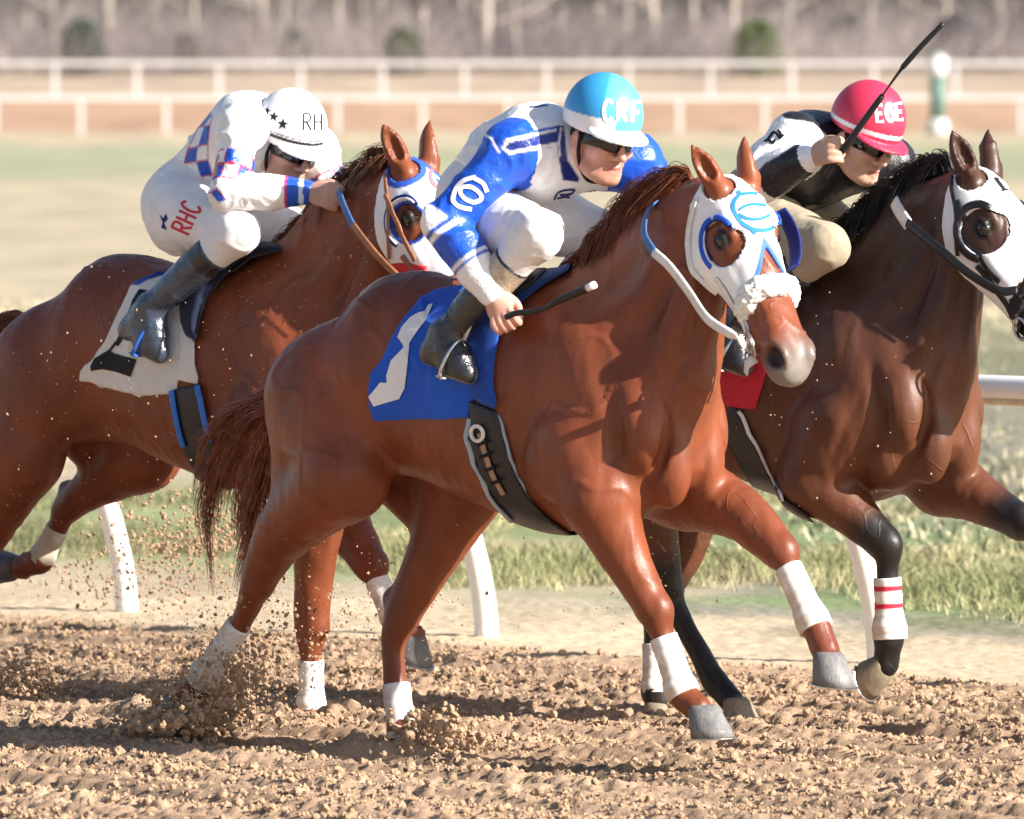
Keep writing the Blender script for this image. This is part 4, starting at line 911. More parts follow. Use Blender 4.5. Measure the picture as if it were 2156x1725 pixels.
def face_parts(m, S):
    m.add(S.ell((-.005, 0, .035), (.096, .076, .098)), .02); m.add(S.ell((.028, 0, -.055), (.062, .056, .066)), .04)
    m.add(S.ell((.070, 0, -.098), (.022, .026, .018)), .03)                                   # chin
    for s in (-1, 1):
        m.add(S.ell((.058, s*.042, -.022), (.034, .026, .022)), .03); m.add(S.ch([(-.01, s*.058, -.055), (.035, s*.048, -.088), (.066, s*.018, -.102)], (.016, .016, .014)), .03)
        m.cut(S.ell((.093, s*.034, .006), (.020, .022, .015)), .02); m.add(S.ch([(.086, s*.012, .026), (.084, s*.034, .030), (.070, s*.054, .022)], (.008, .008, .006)), .015)
        m.add(S.ell((-.012, s*.078, -.012), (.022, .012, .034)), .01); m.cut(S.ell((-.006, s*.090, -.010), (.010, .008, .018)), .006)
        m.add(S.ell((.098, s*.013, -.036), (.012, .009, .009)), .008); m.cut(S.ell((.103, s*.008, -.046), (.006, .005, .004)), .004)
    m.add(S.ch([(.092, 0, .022), (.103, 0, -.005), (.117, 0, -.030)], (.009, .010, .012)), .014)
    m.add(S.ch([(.078, .024, -.068), (.092, .010, -.062), (.093, 0, -.0635), (.092, -.010, -.062), (.078, -.024, -.068)], (.004, .007, .006, .007, .004)), .008)
    m.add(S.ch([(.078, .020, -.076), (.089, 0, -.079), (.078, -.020, -.076)], (.005, .009, .005)), .008)
    m.cut(S.ch([(.084, .027, -.071), (.101, 0, -.0705), (.084, -.027, -.071)], (.003, .0035, .003)), .004)
def fist_parts(m, w, d, a, k=1.12, left=False):
    """a fist at the wrist w: d towards the knuckles, a along the grip from little finger to thumb"""
    d = unit(d); a = unit(np.asarray(a)-(np.asarray(a)@d)*d); n = np.cross(a, d) if left else np.cross(d, a); Q = lambda x, y, z: w+k*(x*d+y*a+z*n)
    m.add(Chain([Q(-.03, 0, 0), Q(.02, 0, 0)], np.array([.026, .026])*k, 2), .02)
    m.add(Ell(Q(.045, 0, .002), np.array([.046, .040, .019])*k, d, n), .02); m.add(Ell(Q(.030, .024, -.014), np.array([.030, .018, .016])*k, d, n), .012)
    for i, (o, L) in enumerate(((.032, .95), (.0105, 1.05), (-.011, 1.0), (-.031, .84))):
        m.add(Chain([Q(.050, o*.8, .004), Q(.084, o, .009), Q(.084+.022*L, o, -.012), Q(.084+.008*L, o, -.036*L), Q(.060, o, -.036*L), Q(.046, o, -.026)], np.array([.0095, .0118, .0105, .0100, .0090, .0075])*k, 3), .004)
        m.add(Ell(Q(.082, o, .012), np.array([.011, .0095, .008])*k, d, n), .006)
    m.add(Chain([Q(.012, .030, -.008), Q(.046, .046, -.022), Q(.074, .040, -.034), Q(.090, .022, -.042)], np.array([.0135, .0125, .0112, .0085])*k, 4), .006)
    return Q
def paint(col, uv, face, poly, c, soft=1.6):
    poly = np.asarray(poly, float); lo = poly.min(0)-6; hi = poly.max(0)+6
    m = face & (uv[0] > lo[0]) & (uv[0] < hi[0]) & (uv[1] > lo[1]) & (uv[1] < hi[1])
    if m.any():
        k = sstep(soft, -soft, poly_sdf(uv[0][m], uv[1][m], poly))[:, None]; col[m] = col[m]*(1-k)+np.asarray(c)*k
def paint_line(col, uv, face, pts, w, c, soft=1.4):
    d = line_dist(uv[0], uv[1], pts)-w/2; k = (sstep(soft, -soft, d)*face)[:, None]; col[:] = col*(1-k)+np.asarray(c)*k
def seg_t(V, P):
    """place of each vertex along a jointed limb: (parameter, distance, angle round it)"""
    best = np.full(len(V), 1e9); lev = np.zeros(len(V)); ang = np.zeros(len(V))
    for i in range(len(P)-1):
        a, b = P[i], P[i+1]; ab = b-a; q = np.clip(((V-a)@ab)/(ab@ab), 0, 1); r = V-a-q[:, None]*ab; d = np.linalg.norm(r, axis=1); up = d < best
        T = unit(ab); x = unit(np.cross(T, (.2, .3, .9))); y = np.cross(T, x); lev[up] = i+q[up]; ang[up] = np.arctan2(r@y, r@x)[up]; best[up] = d[up]
    return lev, best, ang
def cloth_wrinkle(V, Nn, amp, joints, freq=16.0, seed=0.0):
    W = V+.035*np.stack([noise3(V*6+seed+a) for a in (0, 11, 23)], -1); r = .25+.9*np.clip(1-np.abs(noise3(W*np.array([freq*.5, freq*.5, freq*.9])+seed))*1.7, 0, 1)**1.6; near = np.zeros(len(V))
    for J_, rad in joints: near = np.maximum(near, np.exp(-(np.linalg.norm(V-J_, axis=1)/rad)**2))
    f2 = 1-np.abs(noise3(V*freq*1.9+seed+9)*1.6)
    return V+Nn*(amp*(.35+.9*near)*(r-.6)+amp*.45*near*(f2-.5))[:, None]
class Rider: pass
def build_rider(fr, p, label, skin, beard=None, sc=1.12, jersey_rad=1.0, h=.0068, seed=0.0, boot_len=1.0):
    z = Rider(); z.fr = fr; z.sc = sc; X = {k: (fr.px(*v) if len(v) == 3 and not isinstance(v, np.ndarray) else np.asarray(v)) for k, v in p['pts'].items()}; z.X = X
    S = Skull(X['head'], *p['head_dir'], k=p.get('head_k', sc)); z.S = S; fz, lz = X['toeR'], X['pelvis']
    root = empty('person', fr.w(X['pelvis']), fr.deg); tag(root, label, 'person', 'jockeys riding the racehorses'); z.root = root; o0 = X['pelvis']
    def out(name, V, F, mat, col=None, parent=root, **kw): return mesh(name, V-(o0 if parent is root else 0), F, mat, parent, col=col, **kw)
    # the body, slim under the clothes, with bare head and hands
    m = Model(); g = sc
    m.add(Chain([X['pelvis'], X['waist'], X['chest']], [.11*g, .105*g, .13*g], 4), .03); m.add(Chain([X['shR'], X['chest']*.5+(X['shR']+X['shL'])*.25, X['shL']], [.055*g, .085*g, .055*g], 4), .05)
    m.add(Chain([X['chest']*.35+(X['shR']+X['shL'])*.325, X['neck'], S.P(-.02, 0, -.06)], [.06*g, .055*g, .052*g], 4), .04)
    for s in 'RL':
        m.add(Chain([X['sh'+s], X['el'+s], X['wr'+s]], [.05*g, .04*g, .026*g], 4), .03); m.add(Chain([X['hip'+s], X['kn'+s], X['an'+s]], [.07*g, .040*g, .026*g], 4), .03); m.add(Chain([X['an'+s], X['an'+s]*.55+X['heel'+s]*.2+X['toe'+s]*.25], [.033*g, .025*g], 2), .02)
    face_parts(m, S); z.grip = {}
    for s in 'RL': z.grip[s] = fist_parts(m, X['wr'+s], *p['fist'+s], k=sc*p.get('fist_k', 1.04), left=s == 'L')
    G = m.grid(.0058); V, F = surface(G.D, G.lo, G.h, 1); f, l, u = S.flu(V); col = np.tile(np.array(skin), (len(V), 1))*(1+.10*fbm(V*28, 2))[:, None]
    def blend(mask, c): nonlocal col; col = col*(1-mask[:, None])+np.asarray(c)*mask[:, None]
    hd = (np.abs(l) < .12) & (f > -.14) & (u > -.14) & (u < .16)
    blend(.5*sstep(.035, .0, np.sqrt((f-.09)**2+(u+.015)**2+(np.abs(l)*.6)**2))*hd, np.array(skin)*np.array([1.15, .72, .66]))
    blend(.8*hd*sstep(.012, .004, np.abs(u+.070))*sstep(.075, .085, f)*sstep(.026, .018, np.abs(l)), np.array([.50, .16, .14]))
    if beard is not None: blend(.55*hd*sstep(-.035, -.060, u)*sstep(.0, .02, f)*(1-.8*sstep(.012, .0, np.abs(u+.070))*sstep(.02, .01, np.abs(l)))*np.clip(.75+.5*fbm(V*60, 2), 0, 1), beard)
    blend(1.0*hd*sstep(.0, -.02, f)*sstep(-.04, -.015, u)*sstep(.086, .078, np.abs(l)), p.get('hair', (.05, .03, .02)))
    body = out('body', V, F, M_SKIN, np.clip(col, .005, 1)); z.body_surf = Surf(V, F, fr)
    # silks
    j = Model(); R = p.get('jr', jersey_rad)*g
    j.add(Chain([X['pelvis']*.75+X['waist']*.25, X['waist'], X['chest']], [.130*R, .135*R, .158*R], 5), .04)
    j.add(Chain([X['shR'], X['chest']*.45+(X['shR']+X['shL'])*.275, X['shL']], [.082*R, .112*R, .082*R], 5), .06)
    j.add(Chain([X['chest']*.3+(X['shR']+X['shL'])*.35, X['neck']], [.085*R, .066*R], 3), .03)
    for s in 'RL':
        e = X['el'+s]; a = X['sh'+s]; w = X['wr'+s]; ar = p.get('arm', (.080, .071, .068, .066, .050, .037))
        j.add(Chain([a, (a+e)/2, e], np.array(ar[:3])*R, 5), .05); j.add(Chain([e, (e+w)/2, e*.1+w*.9, w+unit(w-e)*-.004], np.array([ar[2], ar[3], ar[4], ar[5]])*R, 5), .025)
    G = j.grid(h); V, F = surface(G.D, G.lo, h, 2); Nn = vnormals(V, F); V = cloth_wrinkle(V, Nn, .013, [(X['elR'], .16), (X['elL'], .16), (X['shR'], .14), (X['waist'], .17)], 15, seed); V = V-Nn*.000
    Nn = vnormals(V, F); uv = fr.uv(V); face = (fr.w(V)-CAM)@np.eye(3); vd = unit(fr.loc(CAM)-X['chest']); face = (Nn@vd) > -.05
    arm = {s: seg_t(V, np.array([X['sh'+s], X['el'+s], X['wr'+s]])) for s in 'RL'}
    z.jersey = out('silks', V, F, p.get('silk_mat', M_SATIN), np.clip(p['silks'](z, V, Nn, uv, face, arm), .005, 1)); z.jersey_surf = Surf(V, F, fr)
    # breeches
    b = Model(); b.add(Chain([X['hipR'], X['pelvis'], X['hipL']], [.125*g, .150*g, .125*g], 4), .05); b.add(Chain([X['pelvis'], X['waist']*.6+X['pelvis']*.4], [.145*g, .125*g], 3), .04)
    for s in 'RL':
        K = X['kn'+s]; b.add(Chain([X['hip'+s], (X['hip'+s]+K)/2, K], [.125*g, .100*g, .074*g], 4), .05); b.add(Chain([K, K*.55+X['an'+s]*.45], [.072*g, .052*g], 3), .03)
    G = b.grid(.008); V, F = surface(G.D, G.lo, G.h, 2); Nn = vnormals(V, F); V = cloth_wrinkle(V, Nn, .008, [(X['knR'], .14), (X['hipR'], .16), (X['knL'], .14)], 17, seed+4); Nn = vnormals(V, F)
    c = np.tile(np.array(p['breeches']), (len(V), 1)); uv = fr.uv(V); face = (Nn@vd) > -.05
    if 'paint_breeches' in p: p['paint_breeches'](c, uv, face, z, V)
    z.breeches = out('breeches', V, F, M_CLOTH, np.clip(c, .005, 1)); z.breeches_surf = Surf(V, F, fr)
    # boots
    for s in 'RL':
        K, A, H, T = X['kn'+s], X['an'+s], X['heel'+s], X['toe'+s]; q = Model(); up = K*.66+A*.34 if 'boot_top' not in p else K*(1-p['boot_top'])+A*p['boot_top']
        q.add(Chain([up, (up+A)/2, A], [.064*g, .058*g, .043*g], 5), .02); q.add(Chain([A, (A+H)/2, H*.9+A*.1], [.046*g, .042*g, .036*g], 3), .02); ball = H*.35+T*.65
        q.add(Chain([A, A*.5+T*.5, T*.88+A*.12], [.047*g, .046*g, .032*g], 4), .03); q.add(Chain([A*.6+H*.4, ball], [.044*g, .040*g], 3), .03); q.add(Chain([H*.8+A*.2, (H+T)/2+.25*(A-(H+T)/2), ball, T], [.036*g, .043*g, .040*g, .028*g], 4), .03)
        ax = unit(T-H); dn = unit((H+T)/2-A); dn = unit(dn-(dn@ax)*ax)
        G = q.grid(.0062); P = G.XYZ(); so = (P[0]-H[0])*dn[0]+(P[1]-H[1])*dn[1]+(P[2]-H[2])*dn[2]-.024*g; G.D = np.maximum(G.D, so.astype(np.float32))
        tp = unit(up-A); ct = (P[0]-up[0])*tp[0]+(P[1]-up[1])*tp[1]+(P[2]-up[2])*tp[2]-.012; G.D = np.maximum(G.D, ct.astype(np.float32))
        V, F = surface(G.D, G.lo, G.h, 1); Nn = vnormals(V, F); V = cloth_wrinkle(V, Nn, .006, [(A, .10)], 22, seed+7); so = (V-H)@dn
        c = np.tile(np.array(p['boot']), (len(V), 1))*(1+.2*fbm(V*14, 2))[:, None]; k = sstep(.016*g, .020*g, so)[:, None]; c = c*(1-k)+np.array([.22, .19, .16])*k
        if 'boot_band' in p:
            t = ((V-K)@(A-K))/((A-K)@(A-K)); lo, hi, bc = p['boot_band']; k = (sstep(lo-.01, lo, t)*sstep(hi+.01, hi, t))[:, None]; c = c*(1-k)+np.array(bc)*k
        out('boot', V, F, M_BOOT, np.clip(c, .004, 1)); z.boot_surf = z.boot_surf if s == 'L' else Surf(V, F, fr)
        # stirrup iron under the ball of the foot
        mb = MB(); side = unit(np.cross(ax, dn)); r = .062*g; pts = [ball-dn*.030*g*0+dn*.030*g+side*r*x for x in (-1, 0, 1)]; arch = [ball+dn*.03*g+side*r*math.cos(t)-dn*.125*g*math.sin(t) for t in np.linspace(0, PI, 13)]
        mb.tube(np.array(arch), .006*g, 8); mb.tube(np.array([ball+dn*.028*g+side*r*x for x in (-1, -.5, 0, .5, 1)]), np.ones(5), 8, flat=(.016, .005), up=[dn]*5)
        z.stirrup = z.stirrup if s == 'L' else ball-dn*.10*g
        if s == 'R' or True: z.irons = getattr(z, 'irons', []); z.irons.append((np.vstack(mb.V), mb.F))
    # helmet, peak, goggles
    hm = Model(); cc = p.get('helmet', ((-.006, 0, .070), (.126, .110, .124))); hm.add(S.ell(*cc), .0); G = hm.grid(.0056); P = G.pts(); f, l, u = S.flu(P)
    rim = p.get('rim', .030)+.010*np.clip(-f/.1, -1, 1); D = np.maximum(G.D, (rim-u)*S.k)
    pk = np.sqrt(((f-.070)/.092)**2+(l/.096)**2)-1; pkd = np.maximum(pk*.09, np.abs(u-(rim+.006+.10*np.clip(f-.1, -.1, .1)*-1.4))-.0052)*S.k; pkd = np.maximum(pkd, (.06-f)*S.k)
    D = smin(D, pkd.astype(np.float32), .008).astype(np.float32); V, F = surface(D, G.lo, G.h, 2); Nn = vnormals(V, F); uv = fr.uv(V); vdh = unit(fr.loc(CAM)-S.o); f, l, u = S.flu(V)
    z.helmet = out('helmet', V, F, M_SHELL, np.clip(p['helmet_paint'](z, V, f, l, u, uv, (Nn@vdh) > -.1), .005, 1)); z.helmet_surf = Surf(V, F, fr)
    gm = Model(); gm.add(S.ell((.004, 0, -.002), (.106, .083, .10)), 0); G = gm.grid(.0045, lo=S.o-.16*S.k, hi=S.o+.16*S.k); P = G.pts(); f, l, u = S.flu(P); e = -.002+.03*np.abs(l)
    D = np.maximum(G.D, (np.abs(u-.004-.012*np.abs(l)/.08)-(.0255-.010*sstep(.02, 0, np.abs(l))*(u < 0)))*S.k); D = np.maximum(D, -(f-.022)*S.k); V, F = surface(D.astype(np.float32), G.lo, G.h, 1)
    z.goggles = out('goggles', V, F, M_GLASS); z.gog_surf = Surf(V, F, fr); mb = MB(); ring = []
    for t in np.linspace(-2.3, 2.3, 25): ring.append(S.P(.0-.100*math.cos(t)*0-.098*math.cos(t), .080*math.sin(t), .010))
    mb.tube(np.array(ring), np.ones(25), 8, flat=(.011*S.k, .003), up=[q-S.o for q in ring]); o = mesh('goggle_strap', np.vstack(mb.V)-o0, mb.F, ink('strap_black', (.015, .015, .018)), z.root)
    mb = MB(); ring = [S.P(.012+.012*math.sin(t*1.0)*0, .083*c_, u_) for t, c_, u_ in ((0, -1.0, .02), (0, -.98, -.03), (0, -.80, -.075), (0, -.35, -.118), (0, .35, -.118), (0, .8, -.075), (0, .98, -.03), (0, 1.0, .02))]
    mb.tube(spline(np.array(ring), 4), .006*S.k, 6); mesh('chin_strap', np.vstack(mb.V)-o0, mb.F, M_BLACK_INK, z.root)
    z.o0 = o0
    return z
def rider_mesh(z, name, mb, mat, smooth=True): return mesh(name, np.vstack(mb.V)-z.o0, mb.F, mat, z.root, smooth=smooth)
def rider_decal(z, name, surf, polys, mat, step=5.0, lift=.003):
    o = decal(name, surf, polys, mat, z.root, lift, step); o.location = -z.o0; return o
WHITE = np.array([.83, .83, .84]); ROYAL = np.array([.012, .085, .56]); NAVY = np.array([.010, .022, .17]); BLK = np.array([.012, .012, .016]); REDC = np.array([.60, .03, .07])
Z2 = lambda pts: [(862.5+.25*x, 129.4+.25*y) for x, y in pts]
Z1 = lambda pts: [(269.5+.25*x, 143.75+.25*y) for x, y in pts]
Z3 = lambda pts: [(1437.4+.25*x, 129.4+.25*y) for x, y in pts]
def limb_mask(arm, other, thr=.125): return (arm[1] < other[1]) & (arm[1] < thr)
# ---- rider in blue and white
def silks2(z, V, Nn, uv, face, arm):
    c = np.tile(WHITE, (len(V), 1))
    for s in 'RL':
        t, d, a = arm[s]; core = np.minimum(seg_t(V, np.array([z.X['pelvis'], z.X['waist'], z.X['chest'], z.X['neck']]))[1]+.0, 9); on = (d < .118*z.sc) & ((t > .10) | (d < core*.62))
        q = np.tile(ROYAL, (len(V), 1)); bands = ((.965, 1.035), (1.085, 1.145), (1.50, 1.545), (1.58, 3))
        for lo, hi in bands: k = (sstep(lo-.012, lo+.012, t)*sstep(hi+.012, hi-.012, t))[:, None]; q = q*(1-k)+WHITE*k
        c[on] = q[on]
    paint(c, uv, face, Z2([(720, 560), (800, 630), (1270, 535), (1270, 705), (840, 800), (745, 770), (690, 640)]), ROYAL)
    paint(c, uv, face, Z2([(772, 738), (810, 652), (1280, 558), (1280, 705), (838, 784)]), WHITE); paint(c, uv, face, Z2([(808, 730), (838, 682), (1262, 580), (1240, 680), (846, 756)]), NAVY*1.3)
    paint_line(c, uv, face, Z2([(610, 605), (690, 650), (730, 730), (755, 765)]), 5, WHITE)
    paint(c, uv, face, Z2([(1235, 540), (1300, 540), (1330, 830), (1430, 990), (1420, 1020), (1360, 1010), (1290, 1000), (1250, 800)]), NAVY)
    paint_line(c, uv, face, Z2([(1275, 560), (1255, 700), (1265, 790)]), 4, WHITE)
    paint_line(c, uv, face, Z2([(1010, 385), (1080, 380), (1160, 368)]), 4, NAVY)
    return c
def helmet2(z, V, f, l, u, uv, face):
    c = np.tile(np.array([.04, .31, .66]), (len(V), 1)); a = np.arctan2(l, f); lit_panel = sstep(-.75, -.70, a)*sstep(2.4, 2.35, a); c = c*(1-lit_panel[:, None])+np.array([.11, .45, .66])*lit_panel[:, None]  # cap panel on the sunny side is paler, some light painted into its colour
    band = sstep(.078, .075, u)*sstep(-.33, -.36, a); c = c*(1-band[:, None])+WHITE*band[:, None]
    low = sstep(.050, .047, u); c = c*(1-low[:, None])+WHITE*low[:, None]
    return c
r2 = build_rider(fr2, dict(pts=dict(pelvis=(1024, 422, 0), waist=(1060, 348, 0), chest=(1130, 322, 0), neck=(1205, 312, .0), head=(1264, 294, .0), shR=(1076, 318, -.19), shL=(1336, 342, .20), elR=(935, 470, -.38), elL=(1388, 440, .26),
    wrR=(1040, 622, -.33), wrL=(1385, 520, .10), hipR=(1022, 470, -.14), hipL=(1100, 445, .14), knR=(1135, 492, -.27), knL=(1275, 500, .27), anR=(940, 705, -.335), anL=(1130, 690, .335),
    heelR=(908, 752, -.335), toeR=(985, 790, -.345), heelL=(1100, 740, .335), toeL=(1180, 770, .345)), head_dir=(14, 12, -3), head_k=1.18,
    fistR=(np.array([.42, .0, -.75]), np.array([.8, .32, .35])), fistL=(np.array([.8, -.2, -.4]), np.array([0, -1, .3])), silks=silks2, helmet_paint=helmet2, breeches=(.80, .79, .79), boot=(.018, .018, .022), boot_band=(.30, .44, (.45, .38, .29)), boot_top=.30),
    'jockey in blue and white silks with turquoise helmet crouching on the chestnut in front', (.60, .31, .235), beard=(.36, .15, .08), seed=1.0)
rider_decal(r2, 'sleeve_emblem', r2.jersey_surf, [stroke(Z2(p), 9) for p in ([(560, 975), (470, 1000), (410, 1050), (375, 1120), (370, 1180), (420, 1225), (520, 1245)], [(545, 985), (620, 1030), (650, 1100)], [(440, 1060), (520, 1060), (590, 1110), (600, 1160), (540, 1190)], [(440, 1060), (430, 1110), (470, 1160), (540, 1190)])], M_WHITE_INK)
rider_decal(r2, 'chest_lettering', r2.jersey_surf, [stroke(Z2(p), 4) for p in ([(1390, 1075), (1290, 1085), (1240, 1110), (1215, 1165)], [(1260, 1120), (1350, 1115), (1390, 1080)], [(1240, 1150), (1340, 1140), (1320, 1220)], [(1470, 1130), (1560, 1085)], [(1440, 1165), (1530, 1120)])], M_NAVY_INK)
# ---- rider in white with checks
def silks1(z, V, Nn, uv, face, arm):
    c = np.tile(WHITE, (len(V), 1))
    Lp = Z1([(700, 370), (590, 500), (505, 680), (470, 800), (500, 940), (590, 1075), (700, 1150)]); Cp = Z1([(705, 400), (640, 490), (590, 660), (575, 790), (610, 915), (690, 1045), (760, 1130)]); Rp = Z1([(712, 400), (690, 480), (672, 640), (672, 770), (710, 900), (745, 1010), (830, 1110)])
    for i in range(6):
        for A, B, k in ((Lp, Cp, i), (Cp, Rp, i+1)): paint(c, uv, face, [A[i], B[i], B[i+1], A[i+1]], ROYAL*.9 if k % 2 == 0 else WHITE)
    for i in range(1, 6): paint_line(c, uv, face, [Lp[i], Cp[i], Rp[i]], 2.6, REDC)
    for q in (Lp, Rp): paint_line(c, uv, face, q, 2.2, REDC*.8+NAVY*.3)
    for s in 'RL':
        t, d, a = arm[s]; on = (d < .125*z.sc) & (t > .46) & (t < .90); cell = (np.floor((t-.46)/.22)+np.floor((a+PI)/(2*PI/7))).astype(int) % 2 == 0
        c[on & cell] = ROYAL; ln = on & ((np.abs(((a+PI)/(2*PI/7)) % 1-.0) < .07) | (np.abs(t-.68) < .022) | (np.abs(t-.465) < .018) | (np.abs(t-.895) < .018)); c[ln] = REDC
        cu = (d < .09*z.sc) & (t > 1.70); c[cu] = ROYAL*.9; e = (d < .09*z.sc) & (np.abs(t-1.70) < .015); c[e] = REDC; e = (d < .09*z.sc) & (t > 1.86) & (t < 1.915); c[e] = np.array([.55, .68, .85])
    return c
def helmet1(z, V, f, l, u, uv, face):
    c = np.tile(np.array([.86, .86, .86]), (len(V), 1))
    for lo, hi, q in ((.050, .061, BLK), (.065, .068, BLK)): k = (sstep(lo-.001, lo+.001, u)*sstep(hi+.001, hi-.001, u))[:, None]; c = c*(1-k)+q*k
    return c
def pb1(c, uv, face, z, V):
    t = ((V-z.X['knR'])@(z.X['anR']-z.X['knR']))/((z.X['anR']-z.X['knR'])@(z.X['anR']-z.X['knR']))
r1 = build_rider(fr1, dict(pts=dict(pelvis=(398, 430, 0), waist=(452, 345, 0), chest=(520, 278, 0), neck=(585, 262, .02), head=(604, 312, .02), shR=(508, 262, -.19), shL=(662, 315, .18), elR=(482, 405, -.30), elL=(712, 425, .22),
    wrR=(655, 405, -.12), wrL=(735, 395, .10), hipR=(390, 455, -.14), hipL=(470, 440, .14), knR=(500, 487, -.27), knL=(620, 490, .27), anR=(318, 650, -.335), anL=(450, 640, .335),
    heelR=(268, 700, -.335), toeR=(335, 748, -.345), heelL=(420, 690, .335), toeL=(500, 720, .345)), head_dir=(12, 20, -2), head_k=1.16, jr=.88,
    fistR=(np.array([.9, -.05, -.12]), np.array([.15, .3, .9])), fistL=(np.array([.9, -.2, -.1]), np.array([.1, -.4, .9])), silks=silks1, helmet_paint=helmet1, breeches=(.80, .79, .80), boot=(.040, .055, .085), boot_band=(.30, .41, (.012, .012, .015)), boot_top=.30, silk_mat=M_SATIN),
    'jockey in white silks with blue checks and white helmet riding nearest the rail', (.47, .27, .20), seed=5.0)
def star(x, y, r, rot): return [(x+(r if i % 2 == 0 else r*.4)*math.sin(rot+PI*i/5), y-(r if i % 2 == 0 else r*.4)*math.cos(rot+PI*i/5)) for i in range(10)]
rider_decal(r1, 'helmet_stars', r1.helmet_surf, [star(*Z1([(1170, 360)])[0], 9, .3), star(*Z1([(1228, 410)])[0], 11, .2), star(*Z1([(1305, 472)])[0], 12.5, .1)], M_BLACK_INK, 4, .0018)
def glyphs(kind, x, y, w, h, sl=0.0):
    G_ = {'R': [[(0, 0), (0, 1)], [(0, 0), (.7, .02), (.85, .25), (.65, .47), (0, .5)], [(.35, .5), (.95, 1)]], 'H': [[(0, 0), (0, 1)], [(.85, 0), (.85, 1)], [(0, .5), (.85, .5)]], 'C': [[(.9, .15), (.6, 0), (.25, .05), (.02, .4), (.05, .7), (.3, .98), (.65, 1), (.9, .82)]],
          'E': [[(.9, 0), (0, 0), (0, 1), (.9, 1)], [(0, .5), (.75, .5)]], 'G': [[(.9, .15), (.6, 0), (.25, .05), (.02, .4), (.05, .7), (.3, .98), (.65, 1), (.92, .8), (.92, .55), (.55, .55)]], 'L': [[(.1, 0), (.1, 1), (.9, 1)]], 'J': [[(.8, 0), (.8, .75), (.6, 1), (.25, .95), (.1, .75)]],
          'F': [[(.9, 0), (0, 0), (0, 1)], [(0, .5), (.7, .5)]], 'S': [[(.85, .15), (.5, 0), (.12, .12), (.2, .42), (.75, .6), (.88, .85), (.5, 1), (.08, .88)]], '/': [[(.9, 0), (.1, 1)]], 'I': [[(.4, 0), (.4, 1)]], 'A': [[(0, 1), (.45, 0), (.9, 1)], [(.2, .62), (.7, .62)]], 'b': [[(.1, 0), (.1, 1)], [(.1, .5), (.6, .45), (.85, .7), (.6, 1), (.1, .98)]]}
    return [[(x+w*a+sl*b*h, y+h*b) for a, b in s] for s in G_[kind]]
def word(text, x, y, w, h, gap, lw, rot=0.0, sl=0.0, n=4):
    out = []; ca, sa = math.cos(rot), math.sin(rot)
    for i, ch in enumerate(text):
        for s in glyphs(ch, i*(w+gap), 0, w, h, sl):
            out.append(stroke([(x+a*ca-b*sa, y+a*sa+b*ca) for a, b in s], lw, n if len(s) > 2 and ch in 'CGSbJR' else 1))
    return out
rider_decal(r1, 'helmet_initials', r1.helmet_surf, word('RH', 639, 240, 17, 34, 6, 3.2), M_BLACK_INK, 4, .0018)
rider_decal(r1, 'breeches_lettering', r1.breeches_surf, word('RHC', 362, 478, 17, 40, 6, 5.5, rot=-1.15), M_RED_INK, 4, .0018)
rider_decal(r1, 'breeches_emblem', r1.breeches_surf, [[(336, 452), (344, 460), (350, 450), (354, 462), (346, 470), (352, 484), (340, 480), (343, 468)]], M_NAVY_INK, 4, .0018)
# ---- rider in black and white
def silks3(z, V, Nn, uv, face, arm):
    c = np.tile(BLK*1.3, (len(V), 1))
    for s in 'RL':
        t, d, a = arm[s]; on = (d < .12*z.sc) & (t > .02) & (t < (1.18 if s == 'R' else 1.6)); c[on] = WHITE
    paint(c, uv, face, Z3([(620, 520), (720, 450), (830, 455), (860, 480), (1100, 520), (1230, 640), (1220, 700), (1080, 700), (1060, 670), (960, 690), (800, 800), (700, 850), (600, 960), (480, 930), (400, 880), (440, 720)]), WHITE)
    paint(c, uv, face, Z3([(950, 300), (1160, 300), (1160, 345), (1020, 335)]), WHITE)
    t, d, a = arm['R']; k = (d < .07*z.sc) & (t > 1.90); c[k] = WHITE
    return c
def helmet3(z, V, f, l, u, uv, face):
    c = np.tile(np.array([.60, .035, .085]), (len(V), 1)); k = (sstep(.046, .048, u)*sstep(.062, .060, u))[:, None]; c = c*(1-k)+WHITE*k; return c
r3 = build_rider(fr3, dict(pts=dict(pelvis=(1605, 440, 0), waist=(1640, 378, 0), chest=(1712, 335, 0), neck=(1775, 300, .0), head=(1816, 298, .0), shR=(1672, 298, -.19), shL=(1872, 345, .20), elR=(1600, 380, -.36), elL=(1890, 420, .26),
    wrR=(1712, 328, -.36), wrL=(1860, 450, .08), hipR=(1615, 490, -.14), hipL=(1690, 470, .14), knR=(1738, 518, -.27), knL=(1790, 500, .27), anR=(1535, 690, -.335), anL=(1720, 680, .335),
    heelR=(1500, 738, -.335), toeR=(1565, 775, -.345), heelL=(1690, 730, .335), toeL=(1770, 760, .345)), head_dir=(10, 20, -6), head_k=1.16,
    fistR=(np.array([.95, -.15, .20]), np.array([.25, .1, .9])), fistL=(np.array([.8, -.2, -.3]), np.array([0, -.5, .9])), silks=silks3, helmet_paint=helmet3, breeches=(.36, .30, .21), boot=(.018, .018, .022), boot_top=.30, silk_mat=M_SATIN),
    'jockey in black and white silks with red helmet raising a whip', (.55, .33, .235), seed=9.0)
rider_decal(r3, 'helmet_initials', r3.helmet_surf, word('EGE', *Z3([(1625, 375)])[0], 15.5, 34, 5, 7.5, rot=-.10), M_WHITE_INK, 4, .0018)
rider_decal(r3, 'sleeve_letter', r3.jersey_surf, [stroke(Z3(p), 5.5) for p in ([(800, 580), (825, 610), (815, 650), (850, 620)], [(815, 640), (770, 600), (720, 660), (690, 680)], [(720, 660), (760, 690), (780, 660)])], M_BLACK_INK)
